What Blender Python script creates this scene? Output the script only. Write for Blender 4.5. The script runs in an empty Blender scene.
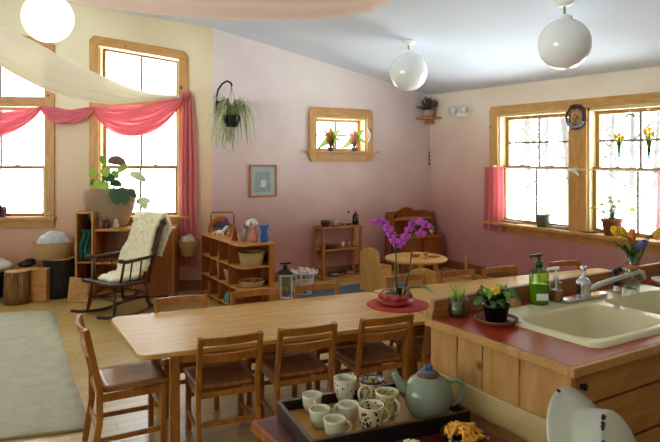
import bpy, bmesh, math, random
from mathutils import Vector, Matrix, noise as mnoise
random.seed(7)
sc = bpy.context.scene
COL = sc.collection
PI = math.pi
V = Vector
# ------------------------------------------------------------------ camera frame
YAW = math.radians(31.7); S = math.sin(YAW); K = math.cos(YAW)
F = 611.0; H = 1.55; HY = 155.0
def ray(px):
    k = (px-330)/F; return (S+k*K, K-k*S)
def zat(py, t): return H-(py-HY)*t/F
def at_t(px, py, t):
    dx, dy = ray(px); return V((dx*t, dy*t, zat(py, t)))
def on_z(px, py, z):
    t = (H-z)*F/(py-HY); dx, dy = ray(px); return V((dx*t, dy*t, z))
def on_x(px, py, X):
    dx, dy = ray(px); t = X/dx; return V((X, dy*t, zat(py, t)))
def on_y(px, py, Y):
    dx, dy = ray(px); t = Y/dy; return V((dx*t, Y, zat(py, t)))
def W(lat, t, z=0): return V((t*S+lat*K, t*K-lat*S, z))

# ------------------------------------------------------------------ materials
MATS = {}
def lin(h):
    h = h.lstrip('#'); o = []
    for i in (0, 2, 4):
        c = int(h[i:i+2], 16)/255
        o.append(c/12.92 if c <= .04045 else ((c+.055)/1.055)**2.4)
    return (o[0], o[1], o[2], 1)
def newmat(name):
    m = bpy.data.materials.new(name); m.use_nodes = True
    nt = m.node_tree; b = nt.nodes['Principled BSDF']
    MATS[name] = m
    return m, nt, b
def link(nt, a, ao, b, bi): nt.links.new(a.outputs[ao], b.inputs[bi])
def plain(name, col, rough=.5, metal=0, noise=0.0, scale=20, spec=.5, sheen=0, coat=0, bump=0, bscale=60):
    m, nt, b = newmat(name)
    b.inputs['Base Color'].default_value = lin(col); b.inputs['Roughness'].default_value = rough
    b.inputs['Metallic'].default_value = metal; b.inputs['Specular IOR Level'].default_value = spec
    b.inputs['Sheen Weight'].default_value = sheen; b.inputs['Coat Weight'].default_value = coat
    tc = nt.nodes.new('ShaderNodeTexCoord')
    if noise:
        n = nt.nodes.new('ShaderNodeTexNoise'); n.inputs['Scale'].default_value = scale; n.inputs['Detail'].default_value = 3
        link(nt, tc, 'Object', n, 'Vector')
        mx = nt.nodes.new('ShaderNodeHueSaturation'); mx.inputs['Color'].default_value = lin(col)
        mr = nt.nodes.new('ShaderNodeMapRange'); mr.inputs['To Min'].default_value = 1-noise; mr.inputs['To Max'].default_value = 1+noise
        mr.inputs['From Min'].default_value = .3; mr.inputs['From Max'].default_value = .7
        link(nt, n, 'Fac', mr, 'Value'); link(nt, mr, 'Result', mx, 'Value'); link(nt, mx, 'Color', b, 'Base Color')
    if bump:
        n2 = nt.nodes.new('ShaderNodeTexNoise'); n2.inputs['Scale'].default_value = bscale; n2.inputs['Detail'].default_value = 4
        link(nt, tc, 'Object', n2, 'Vector')
        bp = nt.nodes.new('ShaderNodeBump'); bp.inputs['Strength'].default_value = bump; bp.inputs['Distance'].default_value = .01
        link(nt, n2, 'Fac', bp, 'Height'); link(nt, bp, 'Normal', b, 'Normal')
    return m
def wood(name, c1, c2, rough=.4, stretch=(14, 1.5, 14), spec=.5, knots=False, coat=0):
    m, nt, b = newmat(name)
    b.inputs['Roughness'].default_value = rough; b.inputs['Specular IOR Level'].default_value = spec
    b.inputs['Coat Weight'].default_value = coat; b.inputs['Coat Roughness'].default_value = .15
    tc = nt.nodes.new('ShaderNodeTexCoord'); mp = nt.nodes.new('ShaderNodeMapping')
    mp.inputs['Scale'].default_value = stretch
    n = nt.nodes.new('ShaderNodeTexNoise'); n.inputs['Scale'].default_value = 2.2; n.inputs['Detail'].default_value = 6; n.inputs['Distortion'].default_value = .6
    link(nt, tc, 'Object', mp, 'Vector'); link(nt, mp, 'Vector', n, 'Vector')
    r = nt.nodes.new('ShaderNodeValToRGB')
    r.color_ramp.elements[0].position = .3; r.color_ramp.elements[0].color = lin(c1)
    r.color_ramp.elements[1].position = .7; r.color_ramp.elements[1].color = lin(c2)
    link(nt, n, 'Fac', r, 'Fac')
    last = r
    if knots:
        vo = nt.nodes.new('ShaderNodeTexVoronoi'); vo.inputs['Scale'].default_value = 5.0
        link(nt, tc, 'Object', vo, 'Vector')
        r2 = nt.nodes.new('ShaderNodeValToRGB')
        r2.color_ramp.elements[0].position = .05; r2.color_ramp.elements[0].color = lin('#5a3418')
        r2.color_ramp.elements[1].position = .13; r2.color_ramp.elements[1].color = (1, 1, 1, 1)
        link(nt, vo, 'Distance', r2, 'Fac')
        mx = nt.nodes.new('ShaderNodeMixRGB'); mx.blend_type = 'MULTIPLY'; mx.inputs['Fac'].default_value = .85
        link(nt, r, 'Color', mx, 'Color1'); link(nt, r2, 'Color', mx, 'Color2'); last = mx
    link(nt, last, 'Color', b, 'Base Color')
    return m
def lazure(name, top, mid, low, z0, z1, z2, tint):
    """hand-glazed wall paint: colour washes that change with height, with cloudy strokes"""
    m, nt, b = newmat(name)
    b.inputs['Roughness'].default_value = .85; b.inputs['Specular IOR Level'].default_value = .2
    tc = nt.nodes.new('ShaderNodeTexCoord'); sx = nt.nodes.new('ShaderNodeSeparateXYZ')
    link(nt, tc, 'Object', sx, 'Vector')
    n = nt.nodes.new('ShaderNodeTexNoise'); n.inputs['Scale'].default_value = 1.3; n.inputs['Detail'].default_value = 5
    link(nt, tc, 'Object', n, 'Vector')
    ma = nt.nodes.new('ShaderNodeMath'); ma.operation = 'MULTIPLY_ADD'; ma.inputs[1].default_value = .7; 
    link(nt, n, 'Fac', ma, 0); link(nt, sx, 'Z', ma, 2)
    mr = nt.nodes.new('ShaderNodeMapRange'); mr.inputs['From Min'].default_value = z0+.35; mr.inputs['From Max'].default_value = z2+.35
    link(nt, ma, 'Value', mr, 'Value')
    r = nt.nodes.new('ShaderNodeValToRGB'); e = r.color_ramp.elements
    e[0].position = 0; e[0].color = lin(low); e[1].position = 1; e[1].color = lin(top)
    x = e.new((z1-z0)/(z2-z0)); x.color = lin(mid)
    link(nt, mr, 'Result', r, 'Fac')
    n2 = nt.nodes.new('ShaderNodeTexNoise'); n2.inputs['Scale'].default_value = .8; n2.inputs['Detail'].default_value = 4
    mp = nt.nodes.new('ShaderNodeMapping'); mp.inputs['Location'].default_value = (3, 7, 1)
    link(nt, tc, 'Object', mp, 'Vector'); link(nt, mp, 'Vector', n2, 'Vector')
    r3 = nt.nodes.new('ShaderNodeMapRange'); r3.inputs['From Min'].default_value = .4; r3.inputs['From Max'].default_value = .75; r3.inputs['To Max'].default_value = .55
    link(nt, n2, 'Fac', r3, 'Value')
    mx = nt.nodes.new('ShaderNodeMixRGB'); mx.blend_type = 'MULTIPLY'; mx.inputs['Color2'].default_value = lin(tint)
    link(nt, r3, 'Result', mx, 'Fac'); link(nt, r, 'Color', mx, 'Color1'); link(nt, mx, 'Color', b, 'Base Color')
    return m
def sheer(name, col, transp, transl=.5):
    m, nt, b = newmat(name)
    nt.nodes.remove(b); out = nt.nodes['Material Output']
    d = nt.nodes.new('ShaderNodeBsdfDiffuse'); d.inputs['Color'].default_value = lin(col)
    tl = nt.nodes.new('ShaderNodeBsdfTranslucent'); tl.inputs['Color'].default_value = lin(col)
    tr = nt.nodes.new('ShaderNodeBsdfTransparent'); tr.inputs['Color'].default_value = lin(col) if transp < .9 else (1, 1, 1, 1)
    a = nt.nodes.new('ShaderNodeMixShader'); a.inputs['Fac'].default_value = transl
    link(nt, d, 0, a, 1); link(nt, tl, 0, a, 2)
    c = nt.nodes.new('ShaderNodeMixShader'); c.inputs['Fac'].default_value = transp
    link(nt, a, 0, c, 1); link(nt, tr, 0, c, 2); link(nt, c, 0, out, 'Surface')
    return m
def clearglass(name, tint, refl=.08, rough=0.0):
    m, nt, b = newmat(name)
    nt.nodes.remove(b); out = nt.nodes['Material Output']
    tr = nt.nodes.new('ShaderNodeBsdfTransparent'); tr.inputs['Color'].default_value = lin(tint)
    g = nt.nodes.new('ShaderNodeBsdfGlossy'); g.inputs['Roughness'].default_value = rough
    fr = nt.nodes.new('ShaderNodeLayerWeight'); fr.inputs['Blend'].default_value = .15
    mr = nt.nodes.new('ShaderNodeMath'); mr.operation = 'MULTIPLY_ADD'; mr.inputs[1].default_value = .5; mr.inputs[2].default_value = refl
    link(nt, fr, 'Fresnel', mr, 0)
    c = nt.nodes.new('ShaderNodeMixShader'); link(nt, mr, 0, c, 0)
    link(nt, tr, 0, c, 1); link(nt, g, 0, c, 2); link(nt, c, 0, out, 'Surface')
    return m
def wicker(name, c1, c2, scale=60):
    m, nt, b = newmat(name); b.inputs['Roughness'].default_value = .7
    tc = nt.nodes.new('ShaderNodeTexCoord')
    w = nt.nodes.new('ShaderNodeTexWave'); w.bands_direction = 'Z'; w.inputs['Scale'].default_value = scale; w.inputs['Distortion'].default_value = 2; w.inputs['Detail Scale'].default_value = 4
    link(nt, tc, 'Object', w, 'Vector')
    r = nt.nodes.new('ShaderNodeValToRGB'); r.color_ramp.elements[0].color = lin(c1); r.color_ramp.elements[1].color = lin(c2)
    link(nt, w, 'Fac', r, 'Fac'); link(nt, r, 'Color', b, 'Base Color')
    bp = nt.nodes.new('ShaderNodeBump'); bp.inputs['Strength'].default_value = .6; bp.inputs['Distance'].default_value = .01
    link(nt, w, 'Fac', bp, 'Height'); link(nt, bp, 'Normal', b, 'Normal')
    return m
def patterned(name, base, spot, scale, thresh=.25, kind='voronoi'):
    m, nt, b = newmat(name); b.inputs['Roughness'].default_value = .2
    tc = nt.nodes.new('ShaderNodeTexCoord'); v = nt.nodes.new('ShaderNodeTexVoronoi'); v.inputs['Scale'].default_value = scale
    link(nt, tc, 'Object', v, 'Vector')
    r = nt.nodes.new('ShaderNodeValToRGB'); r.color_ramp.interpolation = 'CONSTANT'
    e = r.color_ramp.elements; e[0].color = lin(spot); e[1].position = thresh; e[1].color = lin(base)
    link(nt, v, 'Distance', r, 'Fac'); link(nt, r, 'Color', b, 'Base Color')
    return m

honey = wood('honey_wood', '#a8702f', '#c98f48', .38, (3, 14, 14))
chairwood = wood('chair_wood', '#8a501a', '#ad6f28', .36, (12, 12, 3))
tabletop_m = wood('table_wood', '#b98a40', '#d2a75c', .4, (1.5, 16, 16), coat=.0, spec=.35)
pine = wood('pine_trim', '#b5813f', '#cf9f58', .45, (10, 10, 2), knots=True)
pineh = wood('pine_trim_long', '#b07c3b', '#cb9a54', .45, (3, 3, 12), knots=True)
cabwood = wood('counter_wood', '#a9783c', '#c4945a', .45, (12, 12, 2), knots=True)
cabwoodh = wood('counter_wood_front', '#8c5a28', '#b07e42', .45, (2, 12, 12), knots=True)
orangew = wood('toy_shelf_wood', '#9c5a22', '#b8742f', .45, (10, 10, 3))
redwood = wood('red_brown_wood', '#7e3f17', '#9c5622', .45, (10, 10, 3))
darkw = wood('dark_stained_wood', '#2a140b', '#4a2413', .3, (12, 12, 4))
blackw = wood('black_tray_wood', '#120b08', '#1d120c', .45, (4, 14, 14))
traywood = wood('tray_floor_wood', '#9a6a24', '#b5832f', .4, (3, 14, 14))
bark = wood('bark', '#4a3218', '#9c7038', .85, (22, 22, 3))
darkbark = wood('dark_bark', '#17100b', '#2c2018', .9, (20, 20, 3))
cutwood = wood('cut_wood', '#a87a44', '#c89b60', .7, (8, 8, 8))
birchw = wood('pale_birch', '#b8863f', '#cc9c52', .45, (10, 10, 3))
redtop = plain('red_laminate', '#a2381e', .28, noise=.06, scale=80)
redtop_shade = plain('shaded_red_laminate', '#571a12', .3, noise=.08, scale=60)  # same red laminate as the counter, with shade put into the colour
cream = plain('cream_enamel', '#ddd3a6', .22)
whiteen = plain('white_enamel', '#c6c8b6', .25, noise=.03, scale=6)
black = plain('black', '#0c0b0b', .4)
blackgl = plain('black_glaze', '#0a0a0c', .15)
iron = plain('iron', '#1c1a1c', .5, .6)
chrome = plain('chrome', '#d0d0d4', .12, 1.0)
steel = plain('steel', '#9a9a9a', .3, 1.0)
white = plain('white_paint', '#f0f0ec', .45)
offwhite = plain('off_white', '#d8d4c4', .6)
ceil_m = plain('ceiling_paint', '#dde8fa', .9, noise=.015, scale=1.5, spec=.2)
terra = plain('terracotta', '#8a4a34', .7, noise=.08, scale=12)
purplepot = plain('purple_glaze', '#4b2f55', .3)
greyblue = plain('grey_blue_rug_pile', '#566070', .95, noise=.12, scale=60)
rugm = plain('beige_rug_pile', '#aea890', .97, noise=.10, scale=9, bump=.6, bscale=160)
rugedge = plain('rug_binding', '#8a7a58', .95)
wool = plain('sheep_wool', '#ece4c2', .95, noise=.09, scale=25, sheen=.3, bump=.7, bscale=70)
woolw = plain('white_wool', '#e5e2d8', .95, bump=.6, bscale=90)
leaf = plain('leaf_green', '#3f6a22', .4, noise=.25, scale=15)
leafl = plain('leaf_light', '#8fae3a', .4, noise=.2, scale=12)
leafd = plain('leaf_dark', '#234a1c', .35, noise=.2, scale=12)
leafred = plain('leaf_bronze', '#6e4438', .4, noise=.2, scale=14)
leafpale = plain('leaf_pale', '#c3cca4', .45, noise=.15, scale=12)
spiderleaf = plain('spider_leaf', '#a9b87c', .45, noise=.3, scale=18)
orchidp = plain('orchid_petal', '#bd50c0', .5, noise=.2, scale=30)
orchidc = plain('orchid_centre', '#7a1d6a', .5)
yellow = plain('yellow_petal', '#e8bd1c', .5, noise=.1, scale=20)
orangep = plain('orange_petal', '#d97a12', .5)
redfab = plain('red_cloth', '#b0302c', .8, noise=.1, scale=20)
redcer = plain('red_glaze', '#9c2b26', .35)
pinkw = plain('pink_cloth', '#c08070', .8)
bluef = plain('blue_felt', '#2a63ad', .9)
brownf = plain('brown_felt', '#6a4630', .95, noise=.15, scale=30)
greyf = plain('grey_felt', '#8a8070', .95, noise=.1, scale=30)
orangef = plain('orange_cloth', '#b86a1c', .85, noise=.1, scale=20)
purplef = plain('purple_cloth', '#4a3a6a', .85)
teal = plain('teal_cloth', '#2a8f92', .85, noise=.12, scale=20)
greencl = plain('green_cloth', '#1f5a48', .85, noise=.3, scale=14)
bluewhite = plain('pale_blue_linen', '#c4cbd2', .9, noise=.14, scale=16)
celadon = plain('celadon_glaze', '#7e8874', .18, noise=.10, scale=7)
brownrim = plain('brown_rim', '#5a3a24', .35)
blueglz = plain('blue_glaze', '#4a5a80', .25)
cupwhite = plain('cup_white', '#d4cfb4', .22)
mugblue = plain('mug_blue_rim', '#28365e', .2)
mug1m = patterned('mug_leaf_print', '#d9d6c6', '#4a7a3a', 50, .22)
mug2m = patterned('mug_brown_print', '#c9b88a', '#7a5a2e', 90, .42)
mug3m = patterned('mug_yellow_print', '#cdbd88', '#8a7a34', 95, .42)
mug4m = patterned('mug_brown_circles', '#d0c39a', '#4a3038', 75, .45)
teain = plain('tea', '#7c4d20', .1)
mango = plain('dried_mango', '#e6a236', .5, noise=.2, scale=40)
popc = plain('pale_popcorn', '#e2d8a4', .8, noise=.1, scale=60)
soapg = clearglass('green_soap_bottle_plastic', '#b9d84a', .07)
soapgl = plain('green_soap', '#8fae1a', .2, spec=.4)
ambergl = plain('amber_soap', '#9c5a26', .2)
glassm = clearglass('clear_glass', '#eef4f2', .10)
panem = clearglass('window_glass', '#fafdff', .03)
dkgreen = plain('dark_green_plastic', '#1f3a22', .3)
basketm = wicker('straw_wicker', '#a8834a', '#d8b878', 34)
basketd = wicker('grey_brown_wicker', '#8a7058', '#b89e80', 22)
basketo = wicker('brown_wicker', '#8a5c2c', '#b98a4c', 30)
sash_m = wood('sash_wood', '#8a6230', '#a87c44', .45, (10, 10, 2))
jamb_m = plain('jamb_cream_wood', '#d8c896', .5, noise=.05, scale=6)
muntin_m = plain('muntin_grey_wood', '#6a6258', .5)
swag_m = sheer('red_sheer', '#dc7884', .16, .06)
redcurt = sheer('red_curtain', '#e08890', .04, .3)
whitesheer = sheer('white_sheer', '#e6decb', .2, .25)
pinkcanopy = sheer('pink_canopy_cloth', '#ecd2c4', .06, .35)
sheepin = plain('grey_cushion', '#b9b5a8', .95, noise=.1, scale=14)
paperm = plain('picture_print', '#a9b8b4', .6, noise=.2, scale=14)
matm = plain('picture_mount', '#c9cfca', .6)
snow_m = plain('snow', '#f4f6fa', .9)
treem = plain('winter_bark', '#4c4a49', .95, noise=.2, scale=8)
sponge = plain('sponge', '#b08a58', .9, noise=.15, scale=40, bump=.6, bscale=90)
baseb = wood('baseboard_wood', '#6e4020', '#8a5a2e', .5, (3, 3, 12))
def globe_mat():
    m, nt, b = newmat('opal_glass')
    b.inputs['Base Color'].default_value = lin('#e8ebee'); b.inputs['Roughness'].default_value = .08
    b.inputs['Subsurface Weight'].default_value = .0
    return m
opal = globe_mat()
def lit_mat():
    m, nt, b = newmat('lit_opal_glass')
    b.inputs['Base Color'].default_value = lin('#f2f0e8'); b.inputs['Roughness'].default_value = .1
    b.inputs['Emission Color'].default_value = lin('#fff6e6'); b.inputs['Emission Strength'].default_value = LIT
    return m
LIT = .9
litopal = lit_mat()
def floor_mat():
    m, nt, b = newmat('wood_floor')
    b.inputs['Roughness'].default_value = .32
    tc = nt.nodes.new('ShaderNodeTexCoord'); mp = nt.nodes.new('ShaderNodeMapping'); mp.inputs['Scale'].default_value = (1, 1, 1)
    link(nt, tc, 'Object', mp, 'Vector')
    br = nt.nodes.new('ShaderNodeTexBrick'); br.inputs['Scale'].default_value = 1; br.inputs['Brick Width'].default_value = 1.6; br.inputs['Row Height'].default_value = .085
    br.inputs['Mortar Size'].default_value = .0015; br.inputs['Mortar'].default_value = lin('#5a4426')
    br.inputs['Color1'].default_value = lin('#ac8c4c'); br.inputs['Color2'].default_value = lin('#ba9c5c')
    link(nt, mp, 'Vector', br, 'Vector')
    mp2 = nt.nodes.new('ShaderNodeMapping'); mp2.inputs['Scale'].default_value = (1.2, 14, 1); link(nt, tc, 'Object', mp2, 'Vector')
    n = nt.nodes.new('ShaderNodeTexNoise'); n.inputs['Scale'].default_value = 3; n.inputs['Detail'].default_value = 5; link(nt, mp2, 'Vector', n, 'Vector')
    mr = nt.nodes.new('ShaderNodeMapRange'); mr.inputs['To Min'].default_value = .82; mr.inputs['To Max'].default_value = 1.16; link(nt, n, 'Fac', mr, 'Value')
    hs = nt.nodes.new('ShaderNodeHueSaturation'); link(nt, br, 'Color', hs, 'Color'); link(nt, mr, 'Result', hs, 'Value'); link(nt, hs, 'Color', b, 'Base Color')
    return m
floor_m = floor_mat()
wl = lazure('lazure_left', '#efe6c8', '#e4ccb2', '#d09c86', .3, 1.3, 2.3, '#f0d8c8')
wb = lazure('lazure_back', '#efe6e4', '#dcc3bf', '#b9837a', .3, 1.2, 2.4, '#dccada')
wr = lazure('lazure_right', '#efe6d4', '#dab4a8', '#b98082', .3, 1.2, 2.2, '#ecd2cc')
wn = plain('plain_wall', '#d8ccb8', .9)

# ------------------------------------------------------------------ mesh builder
class MB:
    def __init__(s, M=None): s.v = []; s.f = []; s.sm = []; s.M = M
    def add(s, vs, fs, smooth=False, M=None):
        o = len(s.v)
        for p in vs:
            p = V(p)
            if M is not None: p = M @ p
            if s.M is not None: p = s.M @ p
            s.v.append(p)
        for f in fs: s.f.append(tuple(i+o for i in f)); s.sm.append(smooth)
        return s
    def box(s, c, d, M=None):
        x, y, z = d[0]/2, d[1]/2, d[2]/2
        vs = [(c[0]+a*x, c[1]+b*y, c[2]+e*z) for a in (-1, 1) for b in (-1, 1) for e in (-1, 1)]
        return s.add(vs, [(0, 1, 3, 2), (4, 6, 7, 5), (0, 4, 5, 1), (2, 3, 7, 6), (0, 2, 6, 4), (1, 5, 7, 3)], False, M)
    def bar(s, a, b, w, h=None, up=(0, 0, 1)):
        a = V(a); b = V(b); h = h or w; d = (b-a).normalized(); up = V(up)
        x = d.cross(up)
        if x.length < 1e-4: x = d.cross(V((0, 1, 0)))
        x.normalize(); y = x.cross(d).normalized()
        vs = [p+x*i*w/2+y*j*h/2 for p in (a, b) for i, j in ((-1, -1), (1, -1), (1, 1), (-1, 1))]
        return s.add(vs, [(0, 1, 2, 3), (7, 6, 5, 4), (0, 4, 5, 1), (1, 5, 6, 2), (2, 6, 7, 3), (3, 7, 4, 0)])
    def prism(s, pts, z0, z1, M=None):
        n = len(pts)
        vs = [(p[0], p[1], z0) for p in pts]+[(p[0], p[1], z1) for p in pts]
        fs = [tuple(range(n-1, -1, -1)), tuple(range(n, 2*n))]+[(i, (i+1) % n, n+(i+1) % n, n+i) for i in range(n)]
        return s.add(vs, fs, False, M)
    def tube(s, pts, r, n=8, caps=True):
        pts = [V(p) for p in pts]; m = len(pts)
        rs = r if isinstance(r, (list, tuple)) else [r]*m
        vs = []; prev = None
        for i, p in enumerate(pts):
            d = (pts[min(i+1, m-1)]-pts[max(i-1, 0)]).normalized()
            if prev is None:
                a = d.cross(V((0, 0, 1)))
                if a.length < .05: a = d.cross(V((0, 1, 0)))
            else: a = prev-d*prev.dot(d)
            a.normalize(); prev = a; b = d.cross(a)
            for k in range(n):
                t = 2*PI*k/n; vs.append(p+(a*math.cos(t)+b*math.sin(t))*rs[i])
        fs = [(i*n+k, i*n+(k+1) % n, (i+1)*n+(k+1) % n, (i+1)*n+k) for i in range(m-1) for k in range(n)]
        if caps: fs += [tuple(range(n-1, -1, -1)), tuple((m-1)*n+k for k in range(n))]
        return s.add(vs, fs, True)
    def lathe(s, prof, c=(0, 0, 0), n=28, M=None):
        vs = []; fs = []; rows = []
        for r, z in prof:
            if r < 1e-5: rows.append([len(vs)]); vs.append((c[0], c[1], c[2]+z))
            else:
                rows.append(list(range(len(vs), len(vs)+n)))
                vs += [(c[0]+r*math.cos(2*PI*k/n), c[1]+r*math.sin(2*PI*k/n), c[2]+z) for k in range(n)]
        for a, b in zip(rows, rows[1:]):
            for k in range(n):
                k2 = (k+1) % n
                if len(a) == 1 and len(b) == 1: continue
                if len(a) == 1: fs.append((a[0], b[k2], b[k]))
                elif len(b) == 1: fs.append((a[k], a[k2], b[0]))
                else: fs.append((a[k], a[k2], b[k2], b[k]))
        return s.add(vs, fs, True, M)
    def ell(s, c, r, n=14, M=None):
        m = n//2
        prof = [(math.sin(PI*i/m), -math.cos(PI*i/m)) for i in range(m+1)]
        T = Matrix.Translation(V(c)) @ (M.to_4x4() if M is not None else Matrix.Identity(4)) @ Matrix.Diagonal((r[0], r[1], r[2], 1))
        return s.lathe([(0 if i in (0, m) else a, b) for i, (a, b) in enumerate(prof)], (0, 0, 0), n, T)
    def leaf(s, pts, w, fold=.25, up=(0, 0, 1)):
        """thin leaf blade along pts, width list or max width"""
        pts = [V(p) for p in pts]; m = len(pts); vs = []
        for i, p in enumerate(pts):
            d = (pts[min(i+1, m-1)]-pts[max(i-1, 0)]).normalized()
            x = d.cross(V(up))
            if x.length < .05: x = d.cross(V((1, 0, 0)))
            x.normalize(); y = x.cross(d).normalized()
            u = i/(m-1); ww = w[i] if isinstance(w, (list, tuple)) else w*math.sin(PI*min(.97, .06+u*.93))**.8
            vs += [p-x*ww/2+y*ww*fold*.5, p, p+x*ww/2+y*ww*fold*.5]
        fs = []
        for i in range(m-1):
            a = i*3; fs += [(a, a+1, a+4, a+3), (a+1, a+2, a+5, a+4)]
        return s.add(vs, fs, True)
    def grid(s, fn, nu, nv, smooth=True):
        vs = [fn(i/nu, j/nv) for i in range(nu+1) for j in range(nv+1)]
        fs = [(i*(nv+1)+j, i*(nv+1)+j+1, (i+1)*(nv+1)+j+1, (i+1)*(nv+1)+j) for i in range(nu) for j in range(nv)]
        return s.add(vs, fs, smooth)
    def build(s, name, mat, parent=None, loc=None, rotz=0, bevel=0, solid=0, sub=0):
        me = bpy.data.meshes.new(name); me.from_pydata([tuple(v) for v in s.v], [], s.f); me.update()
        bm = bmesh.new(); bm.from_mesh(me); bmesh.ops.recalc_face_normals(bm, faces=bm.faces[:]); bm.to_mesh(me); bm.free()
        me.polygons.foreach_set('use_smooth', s.sm); me.materials.append(mat)
        o = bpy.data.objects.new(name, me); COL.objects.link(o)
        if parent: o.parent = parent
        if loc is not None: o.location = loc
        o.rotation_euler = (0, 0, rotz)
        if solid:
            md = o.modifiers.new('s', 'SOLIDIFY'); md.thickness = solid; md.offset = 0
        if sub:
            md = o.modifiers.new('d', 'SUBSURF'); md.levels = sub; md.render_levels = sub
        if bevel:
            md = o.modifiers.new('b', 'BEVEL'); md.width = bevel; md.segments = 2; md.limit_method = 'ANGLE'; md.angle_limit = math.radians(50)
        return o
def tag(o, label=None, cat=None, group=None, kind=None):
    if label: o['label'] = label
    if cat: o['category'] = cat
    if group: o['group'] = group
    if kind: o['kind'] = kind
    return o
def thing(name, label, cat, loc=(0, 0, 0), rotz=0, group=None):
    o = bpy.data.objects.new(name, None); COL.objects.link(o); o.empty_display_size = .05
    o.location = loc; o.rotation_euler = (0, 0, rotz)
    return tag(o, label, cat, group)
KIDS = {}
def kids(o): return [c for c in bpy.data.objects if c.parent == o]
def copy_tree(o, parent=None, label=None, loc=None, rotz=None):
    c = o.copy(); COL.objects.link(c); c.parent = parent
    if label: c['label'] = label
    if loc is not None: c.location = loc
    if rotz is not None: c.rotation_euler = (0, 0, rotz)
    for ch in kids(o): copy_tree(ch, c)
    return c
def struct(o): o['kind'] = 'structure'; return o

# ------------------------------------------------------------------ room shell
YB, XR = 6.70, 5.82
c1 = on_y(213, 28, YB); c2 = on_x(430, 95, XR)
CS = (c1.z-c2.z)/(XR-c1.x)
def ceil_z(x): return c2.z+CS*(XR-x) if x > -.5 else c2.z+CS*(XR+.5)-CS*(-.5-x)
PHI = math.radians(4)
dlx = K*math.cos(PHI)+S*math.sin(PHI); dly = -S*math.cos(PHI)+K*math.sin(PHI)
class Frame:
    def __init__(s, o, U, N): s.o = V((o[0], o[1], 0)); s.U = V((U[0], U[1], 0)); s.N = V((N[0], N[1], 0))
    def p(s, u, w, z): return s.o+s.U*u+s.N*w+V((0, 0, z))
    def hit(s, px, py, w=0):
        """(u, z) where the pixel's ray meets the plane w"""
        dx, dy = ray(px); n = s.N
        t = (s.o.dot(n)+w)/(dx*n.x+dy*n.y)
        q = V((dx*t, dy*t, 0))-s.o
        return q.dot(s.U), zat(py, t)
    def M(s):
        return Matrix(((s.U.x, s.N.x, 0, s.o.x), (s.U.y, s.N.y, 0, s.o.y), (0, 0, 1, 0), (0, 0, 0, 1)))
FL = Frame((c1.x, YB), (-dlx, -dly), (dly, -dlx))      # left wall: u runs to the left
FB = Frame((0, YB), (1, 0), (0, -1))
FR = Frame((XR, 0), (0, 1), (-1, 0))
def wprism(mb, fr, poly, w0, w1):
    n = len(poly)
    vs = [fr.p(u, w0, z) for u, z in poly]+[fr.p(u, w1, z) for u, z in poly]
    fs = [tuple(range(n)), tuple(range(2*n-1, n-1, -1))]+[(i, n+i, n+(i+1) % n, (i+1) % n) for i in range(n)]
    return mb.add(vs, fs)
def rect(u0, u1, z0, z1): return [(u0, z0), (u1, z0), (u1, z1), (u0, z1)]
TH = .2
def wall(name, fr, ua, ub, topf, holes, mat):
    mb = MB(); cuts = sorted(holes, key=lambda h: h[0]); u = ua
    def col(a, b, z0, z1a, z1b, zb=None):
        wprism(mb, fr, [(a, z0), (b, z0 if zb is None else zb), (b, z1b), (a, z1a)], -TH, 0)
    for h0, h1, z0, t0, t1 in cuts:
        if h0 > u: col(u, h0, 0, topf(u), topf(h0))
        col(h0, h1, 0, z0, z0)
        col(h0, h1, t0, topf(h0), topf(h1), t1)
        u = h1
    col(u, ub, 0, topf(u), topf(ub))
    return struct(mb.build(name, mat))
UEND = 7.2
ltop = lambda u: ceil_z(FL.p(u, 0, 0).x)+.05
SL = CS*dlx
# --- left windows: (u right outer, u left outer, z sill, head z at right outer)
w2r, zh2 = FL.hit(188, 55); w2l, _ = FL.hit(90, 40)
w1r, zh1 = FL.hit(55, 44); w1l, _ = FL.hit(-63, 20)
_, zsill = FL.hit(55, 219); _, ztr_t = FL.hit(60, 99); _, ztr_b = FL.hit(60, 107); _, zmeet = FL.hit(60, 167.5)
CW = .10
lh = []
zh2 += .035; zh1 += .035
for r_, l_, zh in ((w2r, w2l, zh2), (w1r, w1l, zh1)):
    a, b = r_+CW, l_-CW
    lh.append((a, b, zsill+.02, zh+SL*(a-r_)-CW, zh+SL*(b-r_)-CW))
wall('wall_left', FL, 0, UEND, ltop, lh, wl)
# --- small back window
b0, bz1 = FB.hit(308.5, 107); b1, bz0 = FB.hit(371.5, 161)
bw = .13
bh = (b0+bw*.8, b1-bw*.7, FB.hit(340, 152)[1], bz1-bw*.95, bz1-bw*.95)
wall('wall_back', FB, c1.x, XR, lambda u: ceil_z(u)+.05, [bh], wb)
# --- right windows
ry1, rzt = FR.hit(491, 107); ry0 = FR.hit(660, 92)[0]-.52
rg1, rg1e = FR.hit(509, 0, -.1)[0], FR.hit(570, 0, -.1)[0]
rg2 = FR.hit(600, 0, -.1)[0]; rg2e = rg2-(rg1-rg1e)
rzb = FR.hit(509, 217.5)[1]-.06; rzs = FR.hit(495, 221)[1]
_, rz_in = FR.hit(503, 114.4)
SW = .075
rh = [(rg1e-SW, rg1+SW, rzb, rz_in, rz_in), (rg2e-SW, rg2+SW, rzb, rz_in, rz_in)]
rtop = lambda u: c2.z+.05
wall('wall_right', FR, -2.6, YB, rtop, rh, wr)
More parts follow.
